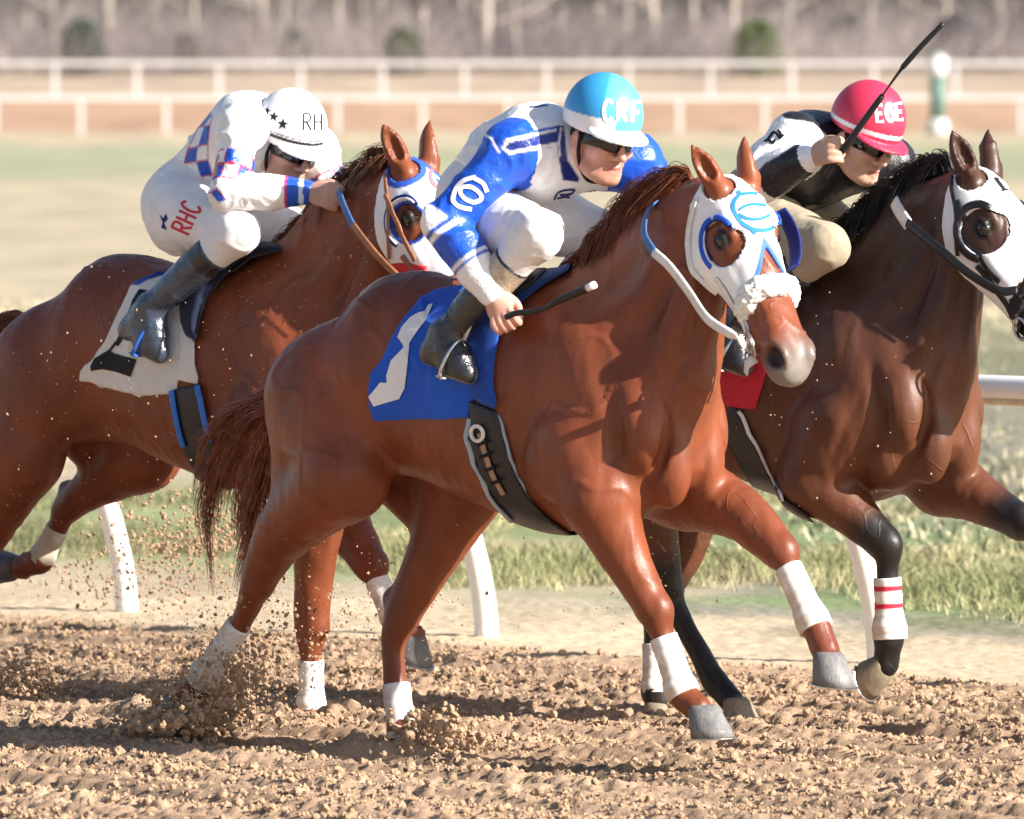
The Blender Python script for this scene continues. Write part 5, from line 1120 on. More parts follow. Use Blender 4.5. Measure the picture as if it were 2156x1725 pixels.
rider_decal(r3, 'sleeve_letter', r3.jersey_surf, [stroke(Z3(p), 5.5) for p in ([(560, 840), (490, 860), (485, 900), (520, 920)],)], M_BLACK_INK)
rider_decal(r2, 'helmet_initials', r2.helmet_surf, word('CRF', *Z2([(1640, 330)])[0], 19, 42, 11, 8.5, rot=.04), M_WHITE_INK, 4, .0018)
# ------------------------------------------------------------------ tack, hair and bandages
Z5 = lambda pts: [(754.6+.25*x, 539+.25*y) for x, y in pts]
def mirror_uv(fr, P):
    Q = np.array(P, float); Q[..., 1] = -np.abs(Q[..., 1]); return fr.uv(Q)
def tack_shell(z, name, poly, mat, t0, t1, colour, h=.0078, puff=0.0, parent=None, ripple=0.0, side=0):
    """cloth or leather lying on the body inside an outline seen from the side"""
    fr = z.fr; poly = np.asarray(poly, float); L = np.array([z.surf.hit(u, v)[0] for u, v in poly])
    lo = L.min(0)-.06; hi = L.max(0)+.06; lo[2] -= .06 if name == 'girth' else 0; lo[1] = -.46; hi[1] = .46
    if hi[2] > 1.55: hi[2] = 1.85
    G = z.model.grid(h, lo, hi); P = G.pts(); uv = mirror_uv(fr, P); reg = poly_sdf(uv[0], uv[1], poly)/600.0
    reg = np.maximum(reg, .05-P[..., 1]*side) if side else reg
    th = t1+(puff*np.sqrt(np.clip(-reg/.04, 0, 1)) if puff else 0)
    if ripple: th = th+ripple*fbm(P*np.array([14, 14, 6.]), 2)
    D = np.maximum(np.maximum(G.D-th, -(G.D-t0)), reg).astype(np.float32)
    V, F = surface(D, G.lo, h, 2)
    if ripple: Nn = vnormals(V, F); V = V+Nn*(.009*np.clip(1-np.abs(noise3(V*np.array([5.5, 5.5, 9.])+.8*noise3(V*4)[:, None]+4))*2.4, 0, 1)**2*(np.abs(V[:, 1]) > .12))[:, None]
    uv = mirror_uv(fr, V)
    o = mesh(name, V, F, mat, parent or z.root, col=np.clip(colour(V, uv, poly_sdf(uv[0], uv[1], poly)), .005, 1))
    return o, Surf(V, F, fr)
def flat(c):
    def f(V, uv, s): return np.tile(np.array(c), (len(V), 1))*(1+.06*fbm(V*9, 2))[:, None]
    return f
SIDE = [(-.045, .07), (-.045, -.05), (.01, -.115), (.09, -.175), (.18, -.205), (.30, -.205), (.40, -.185), (.49, -.145), (.49, -.115), (.43, -.085), (.41, -.03), (.40, .02), (.40, .07)]
def hood(z, ring, edge, eye_r=(.066, .075), ear_ring=None, side=SIDE, apex=.245, slope=2.0):
    H = z.H; k = H.k; lo = H.o-.62; hi = H.o+.62; pts = np.array([H.P(t, v, w) for t in (-.06, .48) for v in (-.24, .09) for w in (-.14, .14)]); G = z.model.grid(.0055, pts.min(0), pts.max(0)); P = G.pts(); t, v, w = H.tvw(P)
    reg = poly_sdf(t, v, side)*k; reg = np.maximum(reg, (np.abs(w)-.135)*k); reg = np.maximum(reg, np.where(v > -.10, (t-apex-slope*np.abs(w))*k*.5, -1))
    def eyeq(t, v): return (np.hypot((t-.188)/eye_r[1], (v+.052)/eye_r[0])-1)*.06
    def earq(t, v, w):
        P = H.o+k*(t[..., None]*H.u+v[..., None]*H.v+w[..., None]*H.w); best = None
        for s_, (b, d) in z.ears.items():
            r = P-b; q = np.clip(r@d, -.02, .22); e = np.linalg.norm(r-q[..., None]*d, axis=-1)/k-.050; best = e if best is None else np.minimum(best, e)
        return best
    hole = np.minimum(np.where(np.abs(w) > .045, eyeq(t, v), 9), earq(t, v, w))*k
    D = np.maximum(np.maximum(np.maximum(G.D-.010, -(G.D+.010)), reg), -hole).astype(np.float32); V, F = surface(D, G.lo, G.h, 6)
    t, v, w = H.tvw(V); c = np.tile(np.array([.85, .85, .86]), (len(V), 1))
    if edge is not None: q = np.where(v > -.10, sstep(-.022, -.016, (t-apex-slope*np.abs(w))*.5), 0); c = c*(1-q[:, None])+np.array(edge)*q[:, None]
    if ring is not None: q = sstep(ring[1]+.003, ring[1], np.where(np.abs(w) > .04, eyeq(t, v), 9)); c = c*(1-q[:, None])+np.array(ring[0])*q[:, None]
    if ear_ring is not None: q = sstep(ear_ring[1]+.003, ear_ring[1], earq(t, v, w)); c = c*(1-q[:, None])+np.array(ear_ring[0])*q[:, None]
    o = mesh('hood', V, F, M_LYCRA, z.root, col=c); s = Surf(V, F, z.fr); z.hood = o; z.hood_surf = s
    return o, s
def eye_cup(z, rows, side=-1):
    """raised rim behind the eye hole: rows of (radius, tube, colour, from, to) in degrees, 0 ahead along the nose, 90 outward to the forehead"""
    H = z.H
    for R, r, mat, a0, a1, lift in rows:
        for s in (-1, 1):
            mb = MB(); P = []; U = []
            for a in np.radians(np.linspace(a0, a1, 22)):
                p, n = z.hood_surf.near(H.P(.188+R*1.12*math.cos(a), -.052+R*math.sin(a), s*.115)); P.append(p+n*lift); U.append(n)
            mb.tube(np.array(P), np.ones(len(P)), 8, flat=(r, .005), up=U); mb.build('eye_cup', mat, z.hood)
def fleece(z, tc, slope, rad, mat, name='noseband', vmin=-.125, bump=.006):
    H = z.H; k = H.k; pts = np.array([H.P(t, v, w) for t in (.30, .60) for v in (-.2, .07) for w in (-.13, .13)]); G = z.model.grid(.005, pts.min(0), pts.max(0)); P = G.pts(); t, v, w = H.tvw(P)
    q = np.hypot(np.maximum(G.D, -.01), (t-tc-slope*np.minimum(v, 0))*k*.92)-rad*(1-.35*sstep(-.05, -.13, v)); D = np.maximum(q, (vmin-v)*k).astype(np.float32)
    V, F = surface(D, G.lo, G.h, 2); Nn = vnormals(V, F)
    if bump: V = V+Nn*(bump*fbm(V*85, 3)+bump*.6*noise3(V*38))[:, None]
    return mesh(name, V, F, mat, z.root)
def limb_wrap(z, leg, a, b, r0, r1, bands=(), n=6, mud=0.0):
    P = z.J[leg]
    def at(t): i = int(min(t, len(P)-2)); return P[i]+(P[i+1]-P[i])*(t-i)
    ts = np.linspace(a, b, n); return wrap_obj(z.root, np.array([at(t) for t in ts]), np.interp(ts, [a, a+(b-a)*.55, a+(b-a)*.82, b], [r0, r0, r1*1.03, r1]), bands, mud=mud)
def strap3(mb, z, pts, width, thick=.007, lift=.006, surf=None):
    surf = surf or z.surf; P = spline(np.array([z.H.P(*p) for p in pts]), 6); q = [surf.near(p) for p in P]; U = np.array([n for p, n in q]); C = np.array([p for p, n in q])+U*(lift+thick/2)
    for _ in range(2): C[1:-1] = (C[:-2]+2*C[1:-1]+C[2:])/4
    mb.tube(C, np.ones(len(C)), 8, flat=(width/2, thick/2), up=U)
def bit_and_cheeks(z, br, mat, ring=M_STEEL):
    for s in (-1, 1):
        mb = MB(); strap3(mb, z, [(.27, -.125, s*.11), (.34, -.118, s*.10), (.42, -.112, s*.09), (.475, -.108, s*.085)], .022, .007, .012); mb.build('cheek_strap', mat, br)
        p, n = z.surf.near(z.H.P(.515, -.112, s*.085)); mb = MB(); mb.ring(p+n*.012, .040, .0055, n, 26, 8); mb.build('bit_ring', ring, br)
    mb = MB(); strap3(mb, z, [(.50, -.112, -.09), (.53, -.16, -.04), (.53, -.165, 0), (.53, -.16, .04), (.50, -.112, .09)], .020, .006, .008); mb.build('chin_strap', mat, br)
def bit_at(z, s=-1): p, n = z.surf.near(z.H.P(.525, -.125, s*.085)); return p+n*.02
def rein3(z, pts, width, mat, parent):
    P = spline(np.array([z.fr.px(*p) if len(p) == 3 and not isinstance(p, np.ndarray) else p for p in pts]), 6); mb = MB(); mb.tube(P, np.ones(len(P)), 8, flat=(width/2, .004), up=[(-.35, -1, .25)]*len(P)); return mb.build('rein', mat, parent)
def rein(z, pts, width, mat, name='rein', parent=None):
    P = spline(np.array([z.fr.px(*p) for p in pts]), 6); mb = MB(); mb.tube(P, np.ones(len(P)), 8, flat=(width/2, .004), up=[(-.35, -1, .25)]*len(P)); return mb.build(name, mat, parent or z.root)
M_BLK_LEATHER = plain('black_leather', (.014, .013, .014), .38, bump=.25, vary=.2, scale=30, spec=.45); M_TAN = plain('tan_leather', (.30, .12, .055), .5, bump=.3, vary=.2, scale=30); M_WHITE_STRAP = plain('white_strap', (.72, .70, .66), .5, bump=.2, vary=.12, scale=30)
M_BLUE_RUBBER = plain('blue_rubber', (.05, .13, .33), .55, bump=.4, vary=.15, scale=60); M_RED_CLOTH = plain('red_cloth', (.58, .02, .03), .7, bump=.3, vary=.08); M_GREY_PAD = plain('grey_pad', (.34, .42, .47), .7, bump=.3, vary=.12); M_BLUE_PAD = plain('blue_pad', (.03, .17, .60), .6, bump=.3, vary=.12); M_BLACK_FLEECE = plain('black_fleece', (.02, .02, .022), .9, bump=.8, vary=.2, scale=60, bdist=.01)
def bit_ring(z, u, v, R=.040, mat=None, parent=None):
    p, n = z.surf.hit(u, v); mb = MB(); mb.ring(p+n*.012, R, .0055, unit(n*.6-z.H.w*.6), 26, 8); return mb.build('bit_ring', mat or M_STEEL, parent or z.root)
# ---- horse in front
z = h2
cl_poly = Z5([(1010, 215), (640, 280), (500, 380), (380, 520), (270, 700), (200, 870), (100, 990), (80, 1120), (92, 1290), (130, 1395), (330, 1385), (640, 1372), (925, 1360), (985, 1180), (1080, 700), (1200, 380)])
cloth2, cl2 = tack_shell(z, 'saddle_cloth', cl_poly, M_CLOTH, -.012, .012, lambda V, uv, s: np.tile(np.array([.012, .095, .55]), (len(V), 1))*(1+.08*fbm(V*8, 2))[:, None], ripple=.004)
decal('number', cl2, [Z5([(630, 405), (600, 480), (560, 560), (520, 610), (470, 680), (420, 760), (380, 800), (385, 830), (340, 905), (350, 960), (400, 1105), (350, 1205), (130, 1268), (90, 1185), (190, 1065), (245, 1070), (240, 1010), (280, 880), (370, 790), (430, 720), (480, 640), (480, 610), (440, 630), (425, 668), (333, 685), (370, 600), (440, 520), (510, 480), (560, 470), (590, 420)])], M_WHITE_INK, cloth2, .004, 6)
pad_poly = Z5([(1800, 30), (1560, 50), (1330, 190), (1060, 400), (955, 510), (930, 650), (945, 800), (990, 1000), (930, 1170), (1040, 1250), (1150, 1290), (1165, 1230), (1135, 1080), (1145, 900), (1190, 650), (1340, 420), (1560, 240), (1770, 120)])
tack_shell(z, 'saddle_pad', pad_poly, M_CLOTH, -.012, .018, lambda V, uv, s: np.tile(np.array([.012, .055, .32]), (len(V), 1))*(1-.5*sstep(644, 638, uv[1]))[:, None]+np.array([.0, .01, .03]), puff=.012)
sad_poly = [(1005, 600), (990, 560), (1010, 515), (1060, 505), (1130, 520), (1175, 545), (1130, 590), (1060, 640)]
tack_shell(z, 'saddle', sad_poly, M_LEATHER, -.01, .03, flat((.012, .012, .016)), puff=.02)
gl = [(985, 842), (990, 880), (982, 920), (1000, 980), (1035, 1050), (1078, 1100), (1120, 1150)]; gr = [(1045, 865), (1062, 930), (1085, 1000), (1112, 1048), (1152, 1090), (1215, 1135)]
def girth_col(V, uv, s): k = sstep(-11, -8, s)*0; return np.tile(np.array([.012, .013, .018]), (len(V), 1))
girth2, gs2 = tack_shell(z, 'girth', gl+gr[::-1], M_LEATHER, -.01, .016, girth_col, puff=.004)
mb = MB(); strap(mb, gs2, [(988, 882), (983, 920), (1001, 980), (1036, 1048), (1078, 1094)], .020, .012, .002); strap(mb, gs2, [(1047, 872), (1062, 930), (1085, 998), (1112, 1044), (1150, 1082)], .012, .010, .002); mb.build('girth_edging', M_GREY_PAD, girth2)
mb = MB(); strap(mb, gs2, [(1012, 912), (1022, 950), (1040, 1000), (1062, 1040)], .022, .006, .004); mb.build('billet', plain('tan_billet', (.36, .22, .14), .6, bump=.3), girth2)
mb = MB(); p, n = gs2.hit(1009, 912); mb.ring(p+n*.012, .026, .007, n, 20, 8); mb.build('buckle', M_WHITE_STRAP, girth2)
for (u, v) in ((1019, 932), (1026, 957), (1036, 985), (1048, 1012)):
    mb = MB(); p, n = gs2.hit(u, v); q, n2 = gs2.hit(u+8, v-3); d = unit(q-p); mb.tube([p+n*.012-d*.024, p+n*.014, p+n*.012+d*.024], [.006]*3, 8); mb.build('keeper', M_BLACK_INK, girth2)
hood(z, (np.array([.86, .86, .87]), .006), (.045, .15, .56))
eye_cup(z, [(.078, .009, M_BLUE_INK, 100, 165, .004), (.078, .009, M_BLUE_INK, 178, 300, .004), (.068, .004, M_NAVY_INK, 95, 290, .005)])
decal('hood_emblem', z.hood_surf, [stroke([(1800*.7187+.25*x, 500*.7187+.25*y) for x, y in p], w) for p, w in (([(1040, 170), (1050, 205), (1015, 250), (1000, 310), (1020, 370), (1070, 440), (1150, 490), (1230, 505), (1310, 495), (1345, 465)], 8), ([(1050, 205), (1120, 195), (1180, 195), (1240, 212)], 6), ([(1050, 335), (1100, 300), (1180, 285), (1275, 298)], 6), ([(1045, 370), (1120, 405), (1220, 410), (1305, 378)], 6.5), ([(1150, 490), (1165, 515), (1190, 538)], 5))], M_SKY_INK, z.hood, .004, 5)
decal('hood_emblem', z.hood_surf, [stroke([(1800*.7187+.25*x, 500*.7187+.25*y) for x, y in p], w) for p, w in (([(690, 855), (678, 910), (690, 980), (725, 1040), (775, 1060), (795, 1020)], 5), ([(715, 880), (705, 940), (725, 1000), (755, 1020)], 4), ([(735, 895), (760, 950), (755, 1010)], 4))], M_BLUE_INK, z.hood, .004, 5)
mb = MB(); cp = [z.H.P(*q) for q in ((.10, -.02, .135), (.14, -.03, .158), (.19, -.04, .168), (.25, -.05, .158), (.29, -.055, .135))]; mb.tube(spline(np.array(cp), 4), np.ones(17), 8, flat=(.034, .005), up=[z.H.w-.2*z.H.u]*17); mb.build('blinker_cup', M_NAVY_INK, z.hood)
fl2 = fleece(z, .372, -.34, .036, M_FLEECE)
br = empty('bridle', (0, 0, 0)); br.parent = z.root
mb = MB(); strap(mb, z.hood_surf, [(1468, 420), (1455, 470), (1449, 530), (1449, 590), (1462, 640), (1480, 665)], .020, .006, .006); mb.build('throat_strap', M_WHITE_STRAP, br)
bit_and_cheeks(z, br, M_WHITE_STRAP)
rein3(z, [bit_at(z), (1545, 708, -.205), (1490, 672, -.215), (1450, 615, -.215), (1410, 562, -.205), (1375, 530, -.19)], .032, M_WHITE_STRAP, br)
p, n = z.surf.near(z.H.P(.55, -.15, -.06)); mb = MB(); mb.tube(np.array([p+n*.012, p+n*.03-z.H.v*.03, p+n*.025-z.H.v*.06+z.H.u*.02]), np.ones(3), 8, flat=(.016, .004), up=[n]*3); mb.build('tongue_tie', M_WHITE_STRAP, br)
rein3(z, [(1376, 531, -.19), (1357, 498, -.175), (1357, 465, -.15), (1366, 440, -.11), (1385, 425, -.05)], .032, M_BLUE_RUBBER, br)
def mane(z, crest, n, col, seed, L=.15, droop=.5, mat=None):
    C = np.array([z.fr.px(u, v, 0) for u, v in crest]); C = spline(C, 8); T = np.gradient(C, axis=0); T /= np.linalg.norm(T, axis=1)[:, None]
    rk = np.random.default_rng(seed+50); LK = rk.random((110, 4))
    def g(s, r):
        k_ = r.integers(0, 110); lk = LK[k_]; s = np.clip((k_+.5)/110+r.normal(0, .012), 0, 1); i = int(s*(len(C)-1)); p = C[i]; up = unit(np.cross((0, 1, 0), T[i])); up = up if up[2] > 0 else -up; b = T[i]*(-1 if T[i][0] > 0 else 1); l = L*(.6+.7*lk[0])*r.uniform(.85, 1.1); sd = (-1 if lk[1] < .68 else 1)*(.3+.7*lk[2])*r.uniform(.85, 1.15); y0 = r.normal(0, .012)
        if lk[3] < droop:
            o = np.array([0, sd, 0]); return [p+[0, y0, 0]-up*.02, p+up*.02+o*.02+b*.02*l/.15, p+o*(.055)+b*l*.35-up*.01, p+o*.085+b*l*.65-up*.06, p+o*.10+b*l*.85-up*(.10+.04*r.random())]
        o = np.array([0, sd*.35, 0]); k = r.uniform(.2, .9); return [p+[0, y0, 0]-up*.02, p+up*.035+b*l*.15, p+up*(.05*k+.02)+b*l*.45+o*.03, p+up*(.04*k)+b*l*.75+o*.06, p+up*(.02*k-.02)+b*l+o*.09]
    return hair_mesh('mane', z.root, None, g, int(n*1.1), .0018, col, seed, spread=.011)
mane(h2, [(1462, 380), (1410, 392), (1350, 425), (1305, 475), (1265, 525), (1232, 562)], 1500, ((.20, .055, .02), (.09, .024, .010)), 1, .17)
mane(h1, [(842, 335), (790, 350), (735, 390), (680, 445), (640, 490), (605, 525)], 1300, ((.17, .06, .025), (.07, .025, .012)), 2, .16)
mane(h3, [(2005, 350), (1945, 368), (1885, 405), (1830, 450), (1780, 495), (1730, 535)], 1300, ((.022, .018, .018), (.008, .007, .007)), 3, .13)
def tail(z, pts, n, col, seed, spread, rad=.0018, locks=64):
    P = [np.array(p) for p in pts]; lk = np.random.default_rng(seed+90).normal(0, 1, (locks, 4)); ln = np.random.default_rng(seed+91).uniform(.42, 1.0, locks)
    def g(s, r):
        k = r.integers(0, locks); a = lk[k]; out = []; m = len(P)-1
        for i, (u, v, y, w) in enumerate(P):
            f = i/m; j = r.normal(0, .26, 2)*(1-.45*f); q = (w*(a[0]+j[0]), w*(.55*(a[1]+j[1])-.5*a[2]*f)); out.append(z.fr.px(u+q[0], v+q[1], y+.0008*w*a[3]+r.normal(0, .004)))
        return out[:max(4, int(round(len(out)*ln[k])))]
    return hair_mesh('tail', z.root, None, g, n, rad, col, seed, spread=spread*.4, segs=9, lenvar=.25)
tail(h2, [(642, 800, 0, 9), (606, 865, -.0, 20), (570, 920, .0, 30), (542, 990, .02, 36), (526, 1075, .03, 37), (512, 1150, .03, 28), (486, 1260, .03, 15)], 2300, ((.40, .135, .07), (.15, .048, .028)), 4, .014)
tail(h2, [(628, 790, 0, 9), (570, 850, -.0, 20), (520, 880, .0, 28), (488, 935, .02, 38), (468, 1005, .03, 38), (452, 1070, .03, 32)], 900, ((.40, .135, .07), (.15, .048, .028)), 5, .016)
tail(h1, [(55, 672, 0, 5), (28, 668, 0, 9), (-4, 688, .0, 14), (-40, 730, .02, 30), (-60, 860, .02, 46)], 500, ((.22, .07, .03), (.09, .03, .015)), 6, .015)
for leg, a, b, ra, rb, bd in (('hr', 3.05, 4.1, .047, .057, ()), ('hl', 3.35, 4.5, .049, .057, ()), ('fr', 2.95, 4.12, .048, .059, ()), ('fl', 2.9, 4.12, .048, .059, ())): limb_wrap(h2, leg, a, b, ra, rb, bd, mud=.12)
for leg, a, b, ra, rb, bd in (('fr', 3.0, 4.1, .047, .055, ()), ('fl', 2.95, 4.0, .046, .055, ()), ('hl', 3.1, 4.0, .044, .051, ())): limb_wrap(h1, leg, a, b, ra, rb, bd, mud=.75 if leg == 'hl' else 0.0)
RB = (.62, .03, .06)
for leg, a, b, ra, rb, bd in (('fr', 3.05, 4.0, .050, .062, ((.13, .22, RB), (.42, .51, RB))), ('hl', 3.2, 4.1, .046, .052, ())): limb_wrap(h3, leg, a, b, ra, rb, bd)
# ---- horse on the rail side
z = h1
Z6 = lambda pts: [(200*.7187+.25*x, 650*.7187+.25*y) for x, y in pts]
cl_poly = Z6([(900, 395), (760, 430), (640, 470), (560, 520), (480, 640), (400, 800), (320, 980), (250, 1120), (190, 1190), (105, 1260), (85, 1345), (180, 1350), (330, 1400), (480, 1440), (680, 1465), (860, 1450), (910, 1440), (940, 1300), (940, 900), (1100, 500)])
cloth1, cl1 = tack_shell(z, 'saddle_cloth', cl_poly, M_CLOTH, -.012, .012, lambda V, uv, s: np.tile(np.array([.72, .68, .63]), (len(V), 1))*(1+.06*fbm(V*8, 2))[:, None]*(1-.0*s[:, None])-(np.array([.70, .62, .30])*(sstep(-9, -6, s)*(uv[1] < 600))[:, None]), ripple=.004)
decal('number', cl1, [Z6([(190, 1220), (225, 1150), (350, 1075), (400, 1005), (420, 1020), (360, 1090), (400, 1112), (580, 1160), (530, 1305), (400, 1260), (300, 1240), (195, 1255)]), Z6([(600, 570), (660, 580), (640, 640), (600, 755), (480, 960), (425, 1050), (395, 1030), (450, 920), (515, 745), (545, 660)])], M_BLACK_INK, cloth1, .004, 6)
flap = Z6([(920, 800), (935, 1000), (925, 1200), (910, 1330), (1090, 1370), (1095, 1310), (1065, 1200), (1062, 1010), (1000, 900), (960, 800)])
for sd in (-1, 1): tack_shell(z, 'cloth_flap', flap, M_CLOTH, -.01, .020, flat((.70, .66, .61)), parent=cloth1, side=sd)
pad_poly = Z6([(1800, 240), (1760, 180), (1640, 155), (1450, 158), (1300, 200), (1150, 300), (1010, 440), (950, 560), (930, 680), (940, 840), (985, 960), (1075, 1010), (1110, 830), (1170, 650), (1300, 480), (1450, 350), (1600, 290)])
tack_shell(z, 'saddle_pad', pad_poly, M_CLOTH, -.012, .022, flat((.008, .012, .040)), puff=.045)
tack_shell(z, 'saddle', [(395, 560), (400, 530), (450, 505), (520, 505), (560, 520), (500, 570), (430, 600)], M_LEATHER, -.01, .03, flat((.012, .012, .016)), puff=.02)
gl = Z6([(862, 1420), (880, 1560), (915, 1740), (960, 1900), (1060, 2140), (1130, 2400)]); gr = Z6([(1105, 1360), (1135, 1500), (1170, 1680), (1230, 1860), (1340, 2140), (1420, 2400)])
girth1, gs1 = tack_shell(z, 'girth', gl+gr[::-1], M_LEATHER, -.01, .016, flat((.014, .015, .018)), puff=.004)
mb = MB(); strap(mb, gs1, Z6([(880, 1425), (900, 1560), (935, 1740), (980, 1890)]), .026, .012, .002); strap(mb, gs1, Z6([(1090, 1380), (1120, 1520), (1155, 1690), (1200, 1850)]), .022, .012, .002); mb.build('girth_edging', M_BLUE_PAD, girth1)
hood(z, ((.015, .06, .40), .010), None, ear_ring=((.03, .10, .52), .020), apex=.40, eye_r=(.056, .062))
eye_cup(z, [(.074, .004, M_WHITE_INK, 120, 300, .006), (.082, .006, M_NAVY_INK, 110, 300, .004)])
Z7 = lambda pts: [((1000+x*.28995)*.7187, (350+y*.28995)*.7187) for x, y in pts]
decal('hood_emblem', z.hood_surf, [stroke(Z7([(1085, 455), (1000, 450), (930, 490), (900, 550), (910, 620), (950, 670), (990, 695)]), 7)], M_PINK_INK, z.hood, .004, 5)
decal('hood_number', z.hood_surf, [stroke(Z7([(960, 600), (985, 640), (1015, 650)]), 4)], M_SKY_INK, z.hood, .004, 5); decal('hood_number', z.hood_surf, [stroke(Z7([(1015, 520), (1005, 560), (1020, 590), (1085, 545), (1015, 520)]), 4)], M_SKY_INK, z.hood, .004, 5)
br = empty('bridle', (0, 0, 0)); br.parent = z.root
mb = MB(); strap(mb, z.hood_surf, Z7([(455, 560), (470, 720), (485, 830), (490, 1000), (490, 1200), (500, 1400)]), .016, .006, .006); mb.build('throat_strap', M_TAN, br)
mb = MB(); strap(mb, z.surf, Z7([(490, 770), (535, 880), (585, 1020), (670, 1220), (780, 1430)]), .018, .006, .022); mb.build('cheek_strap', M_TAN, br)
rein(z, [(712, 400, -.15), (722, 430, -.17), (735, 460, -.19), (742, 474, -.195)], .030, M_BLUE_RUBBER, parent=br); rein(z, [(742, 473, -.195), (770, 510, -.21), (800, 545, -.21), (835, 580, -.19)], .028, M_TAN, parent=br)
mb = MB(); strap(mb, z.surf, [(838, 560), (870, 566), (900, 575)], .05, .012, .006); mb.build('chin_cloth', M_RED_CLOTH, br); bit_and_cheeks(z, br, M_TAN)
# ---- bay
z = h3
Z8 = lambda pts: [(2250*.7187+.25*x, 450*.7187+.25*y) for x, y in pts]
tack_shell(z, 'saddle_cloth', [(1545, 560), (1500, 640), (1490, 720), (1505, 800), (1530, 858), (1590, 862), (1640, 700), (1640, 590)], M_CLOTH, -.01, .012, flat((.56, .02, .035)))
tack_shell(z, 'saddle', [(1590, 570), (1600, 520), (1650, 510), (1700, 530), (1690, 580), (1640, 610)], M_LEATHER, -.01, .03, flat((.012, .012, .016)), puff=.02)
gl = [(1535, 855), (1525, 920), (1560, 990), (1600, 1050), (1640, 1095), (1690, 1160)]; gr = [(1555, 860), (1585, 925), (1618, 1000), (1650, 1050), (1700, 1085), (1760, 1150)]
girth3, gs3 = tack_shell(z, 'girth', gl+gr[::-1], M_LEATHER, -.01, .014, flat((.014, .015, .018)))
mb = MB(); strap(mb, gs3, [(1556, 866), (1586, 930), (1618, 1000), (1650, 1052)], .014, .010, .002); mb.build('girth_edging', M_WHITE_STRAP, girth3)
hood(z, None, None, eye_r=(.070, .074))
eye_cup(z, [(.082, .014, M_BLK_LEATHER, 120, 320, .006)])
decal('hood_lettering', z.hood_surf, [stroke(Z8(p), w) for p, w in (([(1900, 210), (1940, 215)], 3), ([(1915, 212), (1990, 310)], 6), ([(1965, 318), (2060, 290), (2050, 270)], 3.5), ([(2100, 200), (2108, 380)], 3.5))], M_BLACK_INK, z.hood, .004, 5)
br = empty('bridle', (0, 0, 0)); br.parent = z.root
mb = MB(); strap(mb, z.hood_surf, Z8([(1555, 190), (1560, 300), (1590, 450), (1600, 600), (1600, 760), (1610, 860)]), .018, .006, .006); mb.build('throat_strap', M_BLK_LEATHER, br)
mb = MB(); strap(mb, z.hood_surf, Z8([(1600, 400), (1660, 560), (1730, 720), (1800, 880), (1880, 1000), (1960, 1080)]), .022, .006, .006); mb.build('cheek_strap', M_BLK_LEATHER, br)
fleece(z, .430, -.20, .030, M_BLACK_FLEECE)
rein(z, [tuple(q)+(y,) for q, y in zip(Z8([(1060, 400), (1100, 480), (1180, 600)]), (-.12, -.15, -.17))], .048, M_WHITE_STRAP, parent=br)
rein(z, [tuple(q)+(y,) for q, y in zip(Z8([(1170, 580), (1350, 730), (1500, 850), (1650, 980), (1800, 1080), (1960, 1160), (2100, 1150)]), (-.17, -.20, -.21, -.215, -.21, -.20, -.18))], .032, M_BLK_LEATHER, parent=br)
bit_and_cheeks(z, br, M_BLK_LEATHER)
# ---- stirrups hang from the saddles; whips are held
for hz, rz in ((h1, r1), (h2, r2), (h3, r3)):
    for i, (V, F) in enumerate(rz.irons):
        st = mesh('stirrup', V, F, M_STEEL if rz is not r1 else plain('blue_stirrup', (.02, .10, .42), .4, bump=0), hz.root)
        top = V[:13*8].reshape(13, 8, 3).mean(1)[6]; s = -1 if top[1] < 0 else 1; q = rz.X['pelvis']*.5+rz.X['kn'+('R' if s < 0 else 'L')]*.5; q = np.array([q[0]+.10, s*.27, top[2]+.30]); mb = MB(); mb.tube(np.array([top, (top+q)/2+np.array([0, s*.02, 0]), q]), np.ones(3), 8, flat=(.013, .003), up=[(0, s, .2)]*3); mb.build('stirrup_leather', M_WHITE_STRAP, hz.root)
def whip(fr, pts, label, tip):
    P = np.array([fr.px(*p[:3]) for p in pts]); R = np.array([p[3] for p in pts]); A = spline(np.column_stack([P, R]), 6); root = empty('riding_whip', fr.w(P[0]), fr.deg); tag(root, label, 'whip', 'whips held by the jockeys')
    mb = MB(); mb.tube(A[:, :3]-P[0], A[:, 3], 10); mb.build('shaft', M_BLK_LEATHER, root); n = len(A); d = unit(P[-1]-P[-2])
    if tip == 'white': mb = MB(); mb.tube(np.array([P[-1], P[-1]+d*.035])-P[0], [.013, .013], 10); mb.build('end_cap', M_WHITE_INK, root)
    if tip == 'flap':
        a, b, c = P[-3], P[-2], P[-1]; mb = MB(); q = np.array([a+(b-a)*t for t in np.linspace(.15, 1, 5)]); side = unit(np.cross(b-a, fr.loc(CAM)-b))
        for t in np.linspace(.1, .95, 6): m_ = a+(b-a)*t; mb.ring(m_-P[0], .008, .004, unit(b-a), 10, 6)
        mb.build('binding', M_WHITE_INK, root)
    return root
gR = r2.X['wrR']
whip(fr2, [(1066, 668, -.37, .011), (1085, 660, -.37, .011), (1120, 656, -.365, .010), (1150, 648, -.36, .009), (1170, 636, -.36, .012), (1236, 607, -.35, .015)], 'short black whip with white end held low by the jockey in blue', 'white')
whip(fr3, [(1738, 372, -.36, .013), (1768, 325, -.36, .013), (1795, 288, -.36, .012), (1853, 208, -.34, .011), (1860, 198, -.34, .004), (1896, 148, -.32, .006), (1904, 138, -.32, .010), (1945, 92, -.30, .010), (1986, 50, -.28, .009)], 'long black whip raised beside the red helmet', 'none')
HOLES = []
for (u, v, s_, dep) in ((390, 1500, .10, .05), (845, 1575, .085, .05), (660, 1500, .07, .03), (1380, 1475, .07, .03), (1560, 1512, .07, .025)):
    g = ground_pt(u, v); HOLES.append((g[0], g[1], s_, dep))
build_ground(); build_track()
inner_rail()
